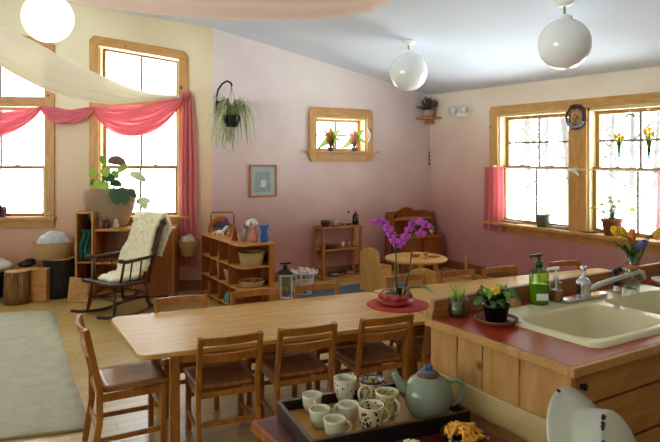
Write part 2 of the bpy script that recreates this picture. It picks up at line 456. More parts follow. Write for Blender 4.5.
# floor, ceiling, unseen walls behind the camera
xl, yl = FL.p(UEND, 0, 0).x, FL.p(UEND, 0, 0).y
fm = MB(); fm.prism([(xl-.3, -2.7), (XR+.1, -2.7), (XR+.1, YB+.1), (c1.x, YB+.1), (xl-.3, yl+.3)], -.1, 0)
struct(fm.build('floor', floor_m))
cm = MB()
xs = [xl-.3, -.5, XR+.2]
for a, b in zip(xs, xs[1:]):
    cm.add([(a, -2.7, ceil_z(a)), (b, -2.7, ceil_z(b)), (b, yl+.5, ceil_z(b)), (a, yl+.5, ceil_z(a)),
            (a, -2.7, ceil_z(a)+.12), (b, -2.7, ceil_z(b)+.12), (b, yl+.5, ceil_z(b)+.12), (a, yl+.5, ceil_z(a)+.12)],
           [(0, 1, 2, 3), (7, 6, 5, 4), (0, 4, 5, 1), (1, 5, 6, 2), (2, 6, 7, 3), (3, 7, 4, 0)])
struct(cm.build('ceiling', ceil_m))
FS = Frame((xl-.1, 0), (0, 1), (1, 0)); FN = Frame((0, -2.6), (1, 0), (0, 1))
sh = [(-.6, .5, .9, 2.2, 2.2), (1.8, 4.2, .7, 2.3, 2.3)]  # openings added in the unseen side wall to brighten the room
nh = []
wall('wall_side', FS, -2.6, yl+.3, lambda u: ceil_z(xl)+.05, sh, wn)
wall('wall_rear', FN, xl-.3, -.5, lambda u: ceil_z(u)+.05, [], wn); wall('wall_rear', FN, -.5, XR+.1, lambda u: ceil_z(u)+.05, [], wn)
for nm, fr, a, b in (('baseboard_back', FB, c1.x, XR), ('baseboard_left', FL, 0, UEND), ('baseboard_right', FR, -2.6, YB)):
    m = MB(); wprism(m, fr, rect(a, b, 0, .11), 0, .018); struct(m.build(nm, baseb))

# ------------------------------------------------------------------ windows
def sash(parent, fr, u0, u1, z0, z1, w, rail=.034, vm=True, hm=False, z1b=None, mat=sash_m, pane=True):
    m = MB(); zt = lambda u: z1 if z1b is None else z1+(z1b-z1)*(u-u0)/(u1-u0)
    wprism(m, fr, rect(u0, u1, z0, z0+rail), w-.02, w+.02)
    wprism(m, fr, [(u0, zt(u0)-rail), (u1, zt(u1)-rail), (u1, zt(u1)), (u0, zt(u0))], w-.02, w+.02)
    wprism(m, fr, [(u0, z0+rail), (u0+rail, z0+rail), (u0+rail, zt(u0+rail)-rail), (u0, zt(u0)-rail)], w-.02, w+.02)
    wprism(m, fr, [(u1-rail, z0+rail), (u1, z0+rail), (u1, zt(u1)-rail), (u1-rail, zt(u1-rail)-rail)], w-.02, w+.02)
    o = m.build('sash', mat, parent)
    g = MB(); um = (u0+u1)/2
    if vm: wprism(g, fr, [(um-.011, z0+rail), (um+.011, z0+rail), (um+.011, zt(um)-rail), (um-.011, zt(um)-rail)], w-.012, w+.012)
    if hm: wprism(g, fr, rect(u0+rail, u1-rail, (z0+z1)/2-.011, (z0+z1)/2+.011), w-.011, w+.011)
    if vm or hm: g.build('muntin', muntin_m, o)
    if pane:
        p = MB(); wprism(p, fr, [(u0+rail*.7, z0+rail*.7), (u1-rail*.7, z0+rail*.7), (u1-rail*.7, zt(u1-rail*.7)-rail*.7), (u0+rail*.7, zt(u0+rail*.7)-rail*.7)], w-.003, w+.003)
        p.build('pane', panem, o)
    return o
def left_window(name, r_, l_, zh):
    root = bpy.data.objects.new(name, None); COL.objects.link(root); struct(root)
    zt = lambda u: zh+SL*(u-r_)
    m = MB()
    wprism(m, FL, [(r_, zsill), (r_+CW, zsill), (r_+CW, zt(r_+CW)-.02), (r_, zt(r_)-.06), ], 0, .03)
    wprism(m, FL, [(l_-CW, zsill), (l_, zsill), (l_, zt(l_)-.06), (l_-CW, zt(l_-CW)-.02)], 0, .03)
    m.build('casing', pine, root, bevel=.004)
    m = MB()
    wprism(m, FL, [(r_, zt(r_)-.06), (r_+.04, zt(r_+.04)-.105), (l_-.04, zt(l_-.04)-.105), (l_, zt(l_)-.06), (l_-.05, zt(l_-.05)), (r_+.05, zt(r_+.05))], 0, .034)
    m.build('head_casing', pineh, root, bevel=.004)
    a, b = r_+CW, l_-CW
    m = MB(); wprism(m, FL, rect(a, b, ztr_b, ztr_t), -.12, .03); m.build('transom_bar', pineh, root, bevel=.003)
    m = MB(); wprism(m, FL, rect(r_-.02, l_+.02, zsill-.005, zsill+.03), -.10, .07); m.build('sill', pineh, root, bevel=.004)
    m = MB(); wprism(m, FL, rect(r_, l_, zsill-.09, zsill-.005), 0, .025); m.build('apron', pineh, root, bevel=.004)
    m = MB()
    wprism(m, FL, rect(a, a+.02, zsill, zt(a)-CW-.03), -.19, 0); wprism(m, FL, rect(b-.02, b, zsill, zt(b)-CW-.03), -.19, 0)
    m.build('jamb', jamb_m, root)
    a += .02; b -= .02
    sash(root, FL, a, b, zsill+.03, zmeet+.02, -.07, hm=False)
    sash(root, FL, a, b, zmeet-.02, ztr_b, -.12, hm=False)
    sash(root, FL, a, b, ztr_t, zt(a)-CW-.01, -.10, .03, vm=True, z1b=zt(b)-CW-.01)
    m = MB()
    for f in (.3, .7):
        q = FL.p(a+(b-a)*f, -.055, zmeet+.025); m.ell(q, (.03, .02, .012), 10)
    m.build('sash_lock', steel, root)
    return root
left_window('window_1', w1r, w1l, zh1)
left_window('window_2', w2r, w2l, zh2)
# back window
bwn = bpy.data.objects.new('window_3', None); COL.objects.link(bwn); struct(bwn)
ho0, ho1, hz0, hz1 = bh[0], bh[1], bh[2], bh[3]
m = MB(); wprism(m, FB, [(b0, bz0+.06), (b0+.03, bz0), (ho0, bz0), (ho0, bz1), (b0+.03, bz1), (b0, bz1-.07)], 0, .035)
wprism(m, FB, [(ho1, bz0), (b1-.03, bz0), (b1, bz0+.06), (b1, bz1-.07), (b1-.03, bz1), (ho1, bz1)], 0, .035); m.build('casing', pine, bwn, bevel=.004)
m = MB(); wprism(m, FB, rect(ho0, ho1, hz1, bz1), 0, .034); m.build('head_casing', pineh, bwn, bevel=.003)
m = MB(); wprism(m, FB, rect(ho0, ho1, bz0, hz0), 0, .034); m.build('apron', pineh, bwn, bevel=.003)
m = MB(); wprism(m, FB, rect(b0-.05, b1+.05, hz0-.012, hz0+.012), -.10, .11); m.build('sill', pineh, bwn, bevel=.004)
m = MB(); wprism(m, FB, rect(ho0-.005, ho0+.015, hz0, hz1), -.2, 0); wprism(m, FB, rect(ho1-.015, ho1+.005, hz0, hz1), -.2, 0); wprism(m, FB, rect(ho0, ho1, hz1-.015, hz1+.005), -.2, 0)
m.build('jamb', jamb_m, bwn)
sash(bwn, FB, ho0+.015, ho1-.015, hz0+.012, hz1-.015, -.15, .035, True, True, mat=pine)
# right pair
def right_window():
    root = bpy.data.objects.new('window_4', None); COL.objects.link(root); struct(root)
    m = MB(); wprism(m, FR, [(ry1, rzs), (ry1, rzt-.05), (ry1-.03, rzt), (rg1+SW-.005, rzt), (rg1+SW-.005, rzs)], 0, .03)
    wprism(m, FR, rect(ry0, rg2e-SW+.005, rzs, rzt), 0, .03); m.build('casing', pine, root, bevel=.004)
    m = MB(); wprism(m, FR, rect(rg2e-SW, rg1+SW, rz_in, rzt), 0, .032); m.build('head_casing', pineh, root, bevel=.004)
    m = MB(); wprism(m, FR, rect(rg2+SW, rg1e-SW, rzs, rz_in), 0, .03); m.build('mullion_casing', pine, root, bevel=.004)
    m = MB(); wprism(m, FR, rect(ry0-.04, ry1+.02, rzs-.03, rzs+.005), -.12, .14); m.build('sill', pineh, root, bevel=.005)
    m = MB(); wprism(m, FR, rect(ry0, ry1, rzs-.12, rzs-.03), 0, .028); m.build('apron', pineh, root, bevel=.004)
    zm = FR.hit(540, 168)[1]
    for a, b in ((rg1e, rg1), (rg2e, rg2)):
        m = MB(); wprism(m, FR, rect(a-SW, a-SW+.02, rzb, rz_in), -.19, .0); wprism(m, FR, rect(b+SW-.02, b+SW, rzb, rz_in), -.19, .0); m.build('jamb', jamb_m, root)
        m = MB(); wprism(m, FR, rect(a-SW, b+SW, rz_in-.03, rz_in), -.19, .0); m.build('head_jamb', jamb_m, root)
        sash(root, FR, a-SW+.02, b+SW-.02, rzb, zm+.02, -.08, .038)
        sash(root, FR, a-SW+.02, b+SW-.02, zm-.02, rz_in-.03, -.13, .04, hm=True)
        m = MB()
        for f in (.25, .75): m.ell(FR.p(a+(b-a)*f, -.07, zm+.025), (.02, .03, .012), 10)
        m.build('sash_lock', steel, root)
    return root, zm
RW, rzm = right_window()
for i, (fr, h) in enumerate([(FS, sh[0]), (FS, sh[1])]):  # invented windows on the unseen side wall, for extra daylight
    root = bpy.data.objects.new('window_%d' % (5+i), None); COL.objects.link(root); struct(root)
    m = MB(); h0, h1, z0, z1 = h[:4]
    wprism(m, fr, rect(h0-.1, h0, z0-.1, z1+.1), 0, .03); wprism(m, fr, rect(h1, h1+.1, z0-.1, z1+.1), 0, .03); wprism(m, fr, rect(h0, h1, z1, z1+.1), 0, .03); wprism(m, fr, rect(h0, h1, z0-.1, z0), 0, .05)
    m.build('casing', pine, root)
    sash(root, fr, h0, h1, z0, (z0+z1)/2+.02, -.07); sash(root, fr, h0, h1, (z0+z1)/2-.02, z1, -.12)

# ------------------------------------------------------------------ outside
for i in range(8):
    px = 505+i*22+random.uniform(-4, 4); d = (11, 17, 13.5)[i % 3]
    dx, dy = ray(px); p = V((dx*d, dy*d, -.5))
    mb = MB(); hh = random.uniform(4, 6.5); r0 = random.uniform(.05, .1)
    mb.tube([(0, 0, 0), (random.uniform(-.1, .1), 0, hh*.4), (random.uniform(-.3, .3), random.uniform(-.3, .3), hh)], [r0, r0*.8, r0*.15], 7)
    for k in range(22):
        z = hh*random.uniform(.25, .9); a = random.uniform(0, 2*PI); L = random.uniform(.6, 1.5)
        mb.tube([(0, 0, z), (math.cos(a)*L*.5, math.sin(a)*L*.5, z+L*.3), (math.cos(a)*L, math.sin(a)*L, z+L*.75)], [.022, .015, .007], 5)
    tag(mb.build('bare_tree', treem, loc=p), 'bare grey winter tree outside behind the pair of right-hand windows', 'tree', 'bare trees outside the right windows')

# ------------------------------------------------------------------ dining chairs and tables
def make_chair(label):
    t = thing('dining_chair', label, 'chair', group='wooden dining chairs round the long tables')
    m = MB()
    def seatpt(u, v):
        w = .155+.02*v; x = (u*2-1)*w; return (x, -.15+.33*v, .335-.008*math.sin(PI*u)*math.sin(PI*v))
    m.grid(seatpt, 8, 8); m.build('seat', wood_seat, t, solid=.022, bevel=0)
    for s in (-1, 1):
        b = MB(); pts = [(s*.158, -.20, 0), (s*.158, -.165, .20), (s*.158, -.165, .345), (s*.158, -.230, .623)]
        for a, c in zip(pts, pts[1:]): b.bar(a, c, .026, .032, up=(0, 1, 0))
        b.build('leg', chairwood, t, bevel=.004)
        b = MB(); b.bar((s*.150, .15, 0), (s*.150, .15, .325), .03, .03); b.build('leg', chairwood, t, bevel=.004)
        b = MB(); b.bar((s*.154, -.165, .30), (s*.150, .15, .30), .018, .035); b.build('side_rail', chairwood, t, bevel=.003); b = MB(); b.bar((s*.156, -.18, .11), (s*.15, .15, .11), .015, .024); b.build('side_stretcher', chairwood, t, bevel=.003)
    def rail(zc, hh):
        b = MB(); n = 8
        vs = []; 
        for i in range(n+1):
            x = -.15+.30*i/n; bow = -.022*(1-(2*i/n-1)**2)
            for zz in (zc-hh/2, zc+hh/2):
                y = -.165-(zz-.345)*.2333+bow
                vs += [(x, y-.009, zz), (x, y+.009, zz)]
        fs = []
        for i in range(n):
            a = i*4; c = a+4
            fs += [(a, c, c+2, a+2), (a+1, a+3, c+3, c+1), (a+2, c+2, c+3, a+3), (a, a+1, c+1, c)]
        fs += [(0, 2, 3, 1), (n*4, n*4+1, n*4+3, n*4+2)]
        return b.add(vs, fs)
    rail(.600, .044).build('top_rail', chairwood, t, bevel=.003)
    rail(.508, .048).build('back_rail', chairwood, t, bevel=.003)
    b = MB(); b.bar((-.155, -.172, .155), (.155, -.172, .155), .016, .028); b.build('back_stretcher', chairwood, t, bevel=.003)
    b = MB(); b.bar((-.15, .15, .295), (.15, .15, .295), .018, .036); b.build('front_apron', chairwood, t, bevel=.003); b = MB(); b.bar((-.15, .15, .2), (.15, .15, .2), .015, .024); b.build('front_stretcher', chairwood, t, bevel=.003)
    b = MB(); b.bar((-.155, -.165, .305), (.155, -.165, .305), .018, .03); b.build('rear_apron', chairwood, t, bevel=.003)
    return t
wood_seat = wood('seat_wood', '#7d4a1f', '#a56c33', .3, (14, 3, 14))
TD = V((.9186, .3953)); TP = V((.3953, -.9186))          # table direction and its near-side normal, in (sideways, depth)
TF = V((-1.336, 3.78)); TN = TF+TP*.84
TA = math.atan2(-TD.x*S+TD.y*K, TD.x*K+TD.y*S)
def along(px, base):
    k = (px-330)/F; return (base.y*k-base.x)/(TD.x-TD.y*k)
protoC = make_chair('')
used = [0]
def put_chair(p, rz, label):
    if used[0] == 0: protoC.location = p; protoC.rotation_euler = (0, 0, rz); protoC['label'] = label; used[0] = 1
    else: copy_tree(protoC, None, label, p, rz)
ORD = ['nearest the camera-left end', 'second', 'third']
backN = TN+TP*.06; backF = TF-TP*.06
nl = ['wooden slat-back chair on the near side of the long table, closest to its left end',
      'wooden slat-back chair on the near side of the long table, just behind the tray',
      'wooden slat-back chair on the near side, in front of the red placemat',
      'wooden chair on the near side mostly hidden behind the counter end and teapot']
for px, lb in zip((231, 308, 387, 452), nl):
    s = along(px, backN); q = backN+TD*s-TP*.225
    put_chair(W(q.x, q.y), TA, lb)
fl = ['wooden chair on the far side of the long table, leftmost, beside the rocking chair',
      'wooden chair on the far side, in front of the toy cubby shelf',
      'wooden chair on the far side, in front of the white lantern and wire basket',
      'wooden chair on the far side, behind the orchid near the round play table',
      'wooden chair on the far side, behind the glass of sprouted grass',
      'wooden chair on the far side, just left of the green soap bottle',
      'wooden chair on the far side, rightmost, seen between the soap bottles and faucet']
for px, lb in zip((181, 255, 317, 408, 459, 502, 567), fl):
    s = along(px, backF); q = backF+TD*s+TP*.225
    if px > 372: q = q-TP*.03
    put_chair(W(q.x, q.y), TA+PI, lb)
put_chair(W(-1.08, 3.27), math.radians(-93.6), 'wooden chair at the left end of the long table, standing side-on beside the beige rug')
CH_END = [o for o in bpy.data.objects if o.get('label', '').startswith('wooden chair at the left end')][0]; CH_END.scale = (1, 1, 1.10)

def table(label, p0, L, wd, h, skew=0, il=.25, ir=.13):
    """p0: far left corner (sideways, depth)"""
    c = p0+TD*(L/2)+TP*(wd/2)
    t = thing('dining_table', label, 'table', W(c.x, c.y), TA)
    m = MB(); r = .06; pts = []
    for cx, cy, a0 in ((L/2-r, wd/2-r, 0), (-L/2+r, wd/2-r, 90), (-L/2+r, -wd/2+r, 180), (L/2-r, -wd/2+r, 270)):
        for k in range(6):
            a = math.radians(a0+k*18); pts.append((cx+r*math.cos(a), cy+r*math.sin(a)))
    if skew: pts = [(x+(.055 if y < 0 else -.02)*(1 if x < 0 else 0), y) for x, y in pts]
    m.prism(pts, h-.026, h); m.build('tabletop', tabletop_m, t, bevel=.004)
    m = MB()
    for s in (-1, 1):
        m.box(((il-ir)/2, s*(wd/2-.10), h-.06), (L-il-ir, .02, .066)); m.box(((L/2-ir) if s > 0 else (-L/2+il), 0, h-.06), (.02, wd-.2, .066))
    m.build('apron', honey, t, bevel=.002)
    for sx in (-1, 1):
        for sy in (-1, 1):
            l = MB(); l.box(((L/2-ir) if sx > 0 else (-L/2+il), sy*(wd/2-.10), (h-.027)/2), (.05, .05, h-.027)); l.build('leg', chairwood, t, bevel=.004)
    return t
L1 = along(372, TF)
table('long honey-coloured wooden table with rounded corners, bare, nearest the left', TF, L1, .84, .55, 1)
table('second wooden table end to end with the first, behind the sink counter', TF+TD*(L1+.01)-TP*.03, 2.26, .80, .552, 0, .56, .06)

# red placemat and orchid
pc = on_z(398, 305, .55)
m = MB(); m.lathe([(0, 0), (.205, 0), (.21, .004), (.205, .008), (.15, .007), (0, .007)], n=40)
tag(m.build('placemat', redfab, loc=pc+V((0, 0, .0005))), 'round red placemat under the orchid on the long table', 'placemat')
oc = pc+W(-.02, 0)
t = thing('potted_orchid', 'purple orchid with two flower stems in a red pot on the red placemat', 'plant', oc+V((0, 0, .0085)))
m = MB(); m.lathe([(0, 0), (.10, 0), (.12, .025), (.105, .03), (.095, .035), (.10, .05), (.075, .065), (.06, .06), (0, .055)], n=32); m.build('pot', redcer, t)
m = MB()
for k in range(9):
    a = k*.7; m.ell((.085*math.cos(a), .085*math.sin(a), .05), (.035, .028, .014), 8)
m.build('wrapping_cloth', redfab, t)
base3 = oc+V((0, 0, .055))
T0 = oc.x*S+oc.y*K
def rel(px, py, dt=0): return at_t(px, py, T0+dt)-V((oc.x, oc.y, oc.z+.0085))
st = MB()
st.tube([rel(397, 294), rel(396, 270), rel(396, 250), rel(394, 236), rel(387, 224), rel(372, 221)], [.006, .005, .005, .004, .004, .002], 6)
st.tube([rel(404, 294), rel(409, 272), rel(412, 250), rel(412, 232), rel(418, 221), rel(427, 226)], [.006, .005, .005, .004, .004, .002], 6)
st.build('stem', leafd, t)
lv = MB()
lv.leaf([rel(402, 297), rel(410, 288, -.02), rel(425, 288, -.05), rel(440, 296, -.08)], .07)
lv.leaf([rel(400, 297), rel(400, 288, -.06), rel(406, 289, -.10), rel(413, 297, -.13)], .05)
lv.leaf([rel(397, 297), rel(392, 290, .05), rel(385, 290, .08), rel(378, 296, .1)], .05)
lv.build('leaves', leafd, t, solid=.003)
def flower(mb, cb, p, r, d):
    d = V(d).normalized(); a = d.cross(V((0, 0, 1))).normalized(); b = a.cross(d)
    for k, (sc_, ang) in enumerate(((1.1, 0), (1.1, PI), (.95, PI/2), (.85, PI*1.22), (.85, -PI*.22))):
        q = p+(a*math.cos(ang)+b*math.sin(ang))*r*.6
        R = Matrix((a*math.cos(ang)+b*math.sin(ang), -a*math.sin(ang)+b*math.cos(ang), d)).transposed()
        mb.ell(q, (r*.62*sc_, r*.48*sc_, r*.12), 8, R)
    cb.ell(p+d*r*.15, (r*.2, r*.2, r*.2), 6)
for k, (px, py) in enumerate([(372, 221), (378, 222), (384, 223), (388, 228), (391, 234), (394, 240), (398, 245), (402, 241), (406, 236), (410, 229), (413, 223), (421, 222), (426, 225), (421, 233)]):
    fb = MB(); cb = MB(); p = rel(px, py, random.uniform(-.04, .02)); r = .030 if k not in (0,) else .015
    d = V((-.5+random.uniform(-.35, .35), -.85, random.uniform(-.1, .3)))
    flower(fb, cb, p, r, d)
    o = fb.build('flower', orchidp, t); cb.build('flower_centre', orchidc, o)

# ------------------------------------------------------------------ kitchen counter
KX, KY0, KY1 = 1.60, 1.186, 1.874
KX1 = 3.6
t = thing('kitchen_counter', 'wooden kitchen counter with red top and knotty board panels, holding the sink', 'counter', (KX, KY0, 0))
SX0, SX1, SY0, SY1 = 1.825, 2.90, 1.262, 1.775
def loc3(m): return m
m = MB()
# worktop as a frame round the sink cut-out
ox0, ox1, oy0, oy1 = SX0+.03-KX, SX1-.03-KX, SY0+.03-KY0, SY1-.03-KY0
LX, LY = KX1-KX, KY1-KY0
for (a, b, c, d) in ((0.02, ox0, .02, LY), (ox1, LX, .02, LY), (ox0, ox1, .02, oy0), (ox0, ox1, oy1, LY)):
    m.prism([(a, c), (b, c), (b, d), (a, d)], .868, .90)
m.build('worktop', redtop, t)
m = MB(); m.box((LX/2, .01, .886), (LX, .02, .028)); m.box((.01, LY/2+.01, .886), (.02, LY-.02, .028)); m.build('worktop_edge', cabwood, t, bevel=.003)
m = MB(); n = 0
ys = [.03, .235, .405, .535, LY]
for a, b in zip(ys, ys[1:]): m.box((.04, (a+b)/2, .783), (.02, b-a-.006, .17))
o = m.build('end_panel', cabwood, t, bevel=.003)
m = MB(); m.box((.045, LY/2+.01, .4), (.02, LY-.03, .8)); m.build('carcass_end', cabwood, t)
m = MB(); m.box((.031, LY/2+.01, .65), (.022, LY-.03, .095)); m.build('lower_rail', wood('pale_rail_wood', '#b0945e', '#c4aa76', .5), t, bevel=.003)
m = MB()
for z0, z1 in ((.10, .39), (.395, .60), (.605, .755), (.76, .866)): m.box((LX/2+.02, .04, (z0+z1)/2), (LX-.05, .022, z1-z0-.004))
m.build('front_board', cabwoodh, t, bevel=.003)
m = MB(); m.box((LX/2+.03, LY-.03, .43), (LX-.06, .02, .84)); m.box((LX-.02, LY/2, .43), (.02, LY-.08, .84)); m.box((LX/2, LY/2, .05), (LX-.12, LY-.12, .1)); m.build('carcass', cabwood, t)
m = MB(); m.prism([(.012, .90), (LX, .90), (LX, .972), (.030, .972)], -.0, .028, Matrix(((1, 0, 0, 0), (0, 0, -1, LY), (0, 1, 0, 0), (0, 0, 0, 1))))
m.build('back_ledge', cabwoodh, t, bevel=.003)
m = MB(); m.tube([(.075, .03, .825), (.075, .012, .828)], [.008, .011], 10); m.build('peg', iron, t)

# sink
t = thing('kitchen_sink', 'cream enamel double-bowl sink set into the red counter', 'sink', (SX0, SY0, .90))
sw, sd_ = SX1-SX0, SY1-SY0
B1 = (.05, .525, .05, .395); B2 = (.575, sw-.05, .05, .395)
def sink_mesh():
    bm = bmesh.new()
    def rr(x0, x1, y0, y1, r, z):
        vs = []
        for cx, cy, a0 in ((x1-r, y1-r, 0), (x0+r, y1-r, 90), (x0+r, y0+r, 180), (x1-r, y0+r, 270)):
            for k in range(5):
                a = math.radians(a0+k*22.5); vs.append(bm.verts.new((cx+r*math.cos(a), cy+r*math.sin(a), z)))
        return vs
    def bridge(a, b):
        n = len(a)
        for i in range(n): bm.faces.new((a[i], a[(i+1) % n], b[(i+1) % n], b[i]))
    o0 = rr(0, sw, 0, sd_, .05, .0005); o1 = rr(.003, sw-.003, .003, sd_-.003, .048, .012); o2 = rr(.015, sw-.015, .015, sd_-.015, .04, .016)
    bridge(o0, o1); bridge(o1, o2)
    loops = []
    for x0, x1, y0, y1 in (B1, B2):
        a = rr(x0, x1, y0, y1, .06, .012); b = rr(x0+.012, x1-.012, y0+.012, y1-.012, .055, .0); c = rr(x0+.035, x1-.035, y0+.035, y1-.035, .06, -.16); d = rr(x0+.07, x1-.07, y0+.07, y1-.07, .05, -.175)
        bridge(a, b); bridge(b, c); bridge(c, d); bm.faces.new(d); loops.append(a)
    es = []
    for lp in [o2]+loops:
        n = len(lp)
        for i in range(n):
            e = bm.edges.get((lp[i], lp[(i+1) % n])) or bm.edges.new((lp[i], lp[(i+1) % n])); es.append(e)
    bmesh.ops.triangle_fill(bm, use_beauty=True, edges=es)
    bmesh.ops.recalc_face_normals(bm, faces=bm.faces[:])
    me = bpy.data.meshes.new('basin'); bm.to_mesh(me); bm.free()
    for p in me.polygons: p.use_smooth = abs(p.normal.z) < .995
    me.materials.append(cream)
    o = bpy.data.objects.new('double_bowl', me); COL.objects.link(o); o.parent = t
sink_mesh()
m = MB()
for B in (B1, B2): m.lathe([(0, .004), (.03, .004), (.035, 0), (.03, -.0)], ((B[0]+B[1])/2, (B[2]+B[3])/2, -.174), 20)
m.build('drain', steel, t)

# faucet
fz = .9165
fp = V((2.376, 1.712, fz))
t = thing('faucet', 'chrome single-lever faucet with a long spout on the sink deck', 'faucet', fp)
m = MB(); m.prism([(-.12+.03*math.cos(a), .03*math.sin(a)) for a in [PI/2+PI*k/8 for k in range(9)]]+[(.12+.03*math.cos(a), .03*math.sin(a)) for a in [-PI/2+PI*k/8 for k in range(9)]], 0, .012); m.build('base_plate', chrome, t, bevel=.004)
m = MB(); m.lathe([(0, .01), (.032, .01), (.032, .02), (.028, .045), (.033, .06), (.031, .075), (.015, .09), (0, .092)], n=24); m.build('body', chrome, t)
m = MB(); m.tube([(.0, 0, .085), (.02, .01, .10), (.045, .03, .115)], [.010, .009, .008], 10); m.ell((.055, .038, .12), (.018, .014, .012), 12); m.build('lever', chrome, t)
m = MB(); m.tube([(.02, -.004, .035), (.10, -.02, .055), (.22, -.05, .083), (.30, -.07, .098), (.325, -.077, .092), (.332, -.079, .062)], [.013, .012, .011, .011, .011, .012], 12); m.build('spout', chrome, t)
t = thing('sink_sprayer', 'black pull-out sink sprayer standing in a chrome collar beside the spout', 'sprayer', (2.62, 1.712, fz))
m = MB(); m.lathe([(0, 0), (.024, 0), (.022, .012), (.014, .02), (.013, .03), (0, .03)], n=18); m.build('collar', chrome, t)
m = MB(); m.lathe([(0, .028), (.013, .028), (.017, .05), (.013, .075), (.012, .09), (0, .092)], n=16); m.ell((-.008, 0, .095), (.022, .014, .014), 12); m.ell((.022, 0, .1), (.014, .013, .012), 10); m.build('spray_head', black, t)

# vase with tulips
vp = V((2.755, 1.722, fz))
t = thing('glass_vase', 'clear glass vase of yellow tulips beside the faucet', 'vase', vp)
m = MB(); m.lathe([(0, 0), (.034, 0), (.036, .05), (.033, .10), (.022, .125), (.030, .155), (.028, .155), (.020, .125), (.031, .10), (.033, .05), (.03, .006), (0, .006)], n=24); m.build('glass', glassm, t)
m = MB(); m.lathe([(.0335, .095), (.0345, .097), (.035, .105), (.0325, .113), (.032, .108)], n=24); m.build('ribbon', plain('coral_ribbon', '#c86a4a', .6), t)
TV = vp.x*S+vp.y*K
def relv(px, py, dt=0): return at_t(px, py, TV+dt)-vp
fl_ = [(617, 233, -.08), (624, 235, -.02), (655, 235, .02), (661, 231, .04), (640, 246, -.05), (632, 238, .04)]
m = MB()
for px, py, dt in fl_[:5]: m.tube([(0, 0, .02), relv(639, 262, dt*.2), relv((px+638)/2, (py+248)/2-3, dt*.6), relv(px, py, dt)], .003, 6)
m.build('stems', leaf, t)
m = MB()
for k in range(16):
    a = random.uniform(0, 2*PI); L = random.uniform(.05, .11)
    m.leaf([(0, 0, .11), (math.cos(a)*L*.3, math.sin(a)*L*.3, .17), (math.cos(a)*L*.8, math.sin(a)*L*.8, .15+L*.7), (math.cos(a)*L*1.2, math.sin(a)*L*1.2, .14+L*.7)], .022)
m.build('leaves', leafd, t)
for k, (px, py, dt) in enumerate(fl_):
    m = MB(); p = relv(px, py, dt); d = (p-V((0, 0, .17))).normalized(); a = d.cross(V((0, 1, .2))).normalized(); b = a.cross(d)
    for j in range(6):
        an = j*PI/3; q = p+(a*math.cos(an)+b*math.sin(an))*.010
        R = Matrix((a*math.cos(an)+b*math.sin(an), b*math.cos(an)-a*math.sin(an), d)).transposed()
        m.ell(q+d*.014, (.008, .016, .032), 8, R)
    m.build('tulip', yellow if k < 4 else plain('violet_petal', '#5a5a90', .5) if k == 4 else orangep, t)
# white dish on ledge edge at right
p = V((2.93, 1.70, .901)); m = MB(); m.lathe([(0, 0), (.05, 0), (.075, .025), (.08, .03), (.072, .03), (.045, .008), (0, .008)], n=28)
p = V((3.03, 1.70, .901)); tag(m.build('white_dish', white, loc=p), 'white dish on the red counter at the right edge behind the sink', 'dish')

# soap bottles
def bottle(px, Y, r, h, body_m, liquid_m, liq, pump_m, label):
    dx, dy = ray(px); tt = Y/dy; p = V((dx*tt, Y, fz))
    t = thing('soap_bottle', label, 'soap bottle', p, math.radians(-31))
    m = MB(); m.lathe([(0, 0), (r*.95, 0), (r, .006), (r, h*.86), (r*.85, h*.95), (r*.35, h), (r*.35, h+.012), (0, h+.012)], n=24); m.build('bottle_body', body_m, t)
    m = MB(); m.lathe([(0, .004), (r*.9, .004), (r*.93, .01), (r*.93, h*liq), (0, h*liq)], n=24); m.build('liquid_soap', liquid_m, t)
    m = MB(); m.lathe([(0, h+.005), (r*.42, h+.005), (r*.42, h+.028), (r*.15, h+.032), (r*.13, h+.055), (0, h+.055)], n=14)
    m.bar((.012, 0, h+.058), (-.036, 0, h+.052), .014, .010); m.bar((-.034, 0, h+.054), (-.04, 0, h+.044), .008, .008); m.build('pump', pump_m, t)
    m = MB(); m.tube([(0, 0, h), (.004, .0, .02)], .003, 6); m.build('dip_tube', offwhite, t)
    return t
gb = bottle(539, 1.752, .040, .150, soapg, soapgl, .55, dkgreen, 'tall green pump bottle of hand soap on the sink edge')
m = MB(); m.box((0, -.0405, .035), (.05, .001, .028)); m.build('sticker', white, gb)
bottle(556, 1.745, .030, .085, glassm, ambergl, .55, white, 'small clear pump bottle of amber soap beside the green one')
p = on_z(521, 310, .9005)
m = MB(); m.ell((0, 0, .022), (.045, .03, .022), 14); tag(m.build('sponge', sponge, loc=p+V((-.012, .03, .0)), rotz=.3), 'tan natural sponge on the counter left of the green soap bottle', 'sponge')

# primrose in pot with saucer
p = on_z(496, 323, .90)
t = thing('potted_primrose', 'yellow primrose with broad green leaves in a black pot on a saucer', 'plant', p+V((0, 0, .0005)))
m = MB(); m.lathe([(0, 0), (.065, 0), (.082, .018), (.084, .022), (.078, .022), (.06, .008), (0, .008)], n=32); m.build('saucer', terra, t)
m = MB(); m.lathe([(0, .0085), (.038, .0085), (.05, .065), (.053, .065), (.053, .075), (.046, .075), (.044, .06), (0, .06)], n=28); m.build('pot', black, t)
m = MB(); m2 = MB()
for k in range(26):
    a = k*2.4+random.uniform(-.3, .3); L = random.uniform(.05, .105); z = random.uniform(.0, .05)
    (m if k % 3 else m2).leaf([(0, 0, .07), (math.cos(a)*L*.4, math.sin(a)*L*.4, .085+z), (math.cos(a)*L*.8, math.sin(a)*L*.8, .09+z), (math.cos(a)*L*1.05, math.sin(a)*L*1.05, .07+z*.7)], .046)
m2.leaf([(0.02, 0, .08), (.035, -.01, .11), (.04, -.015, .135), (.045, -.02, .155)], .04); m2.leaf([(-.01, 0.02, .08), (-.035, .02, .11), (-.05, .02, .13), (-.06, .02, .15)], .045)
m.build('foliage', leaf, t); m2.build('young_leaves', plain('primrose_leaf_light', '#5f8a2c', .4, noise=.2, scale=20), t)
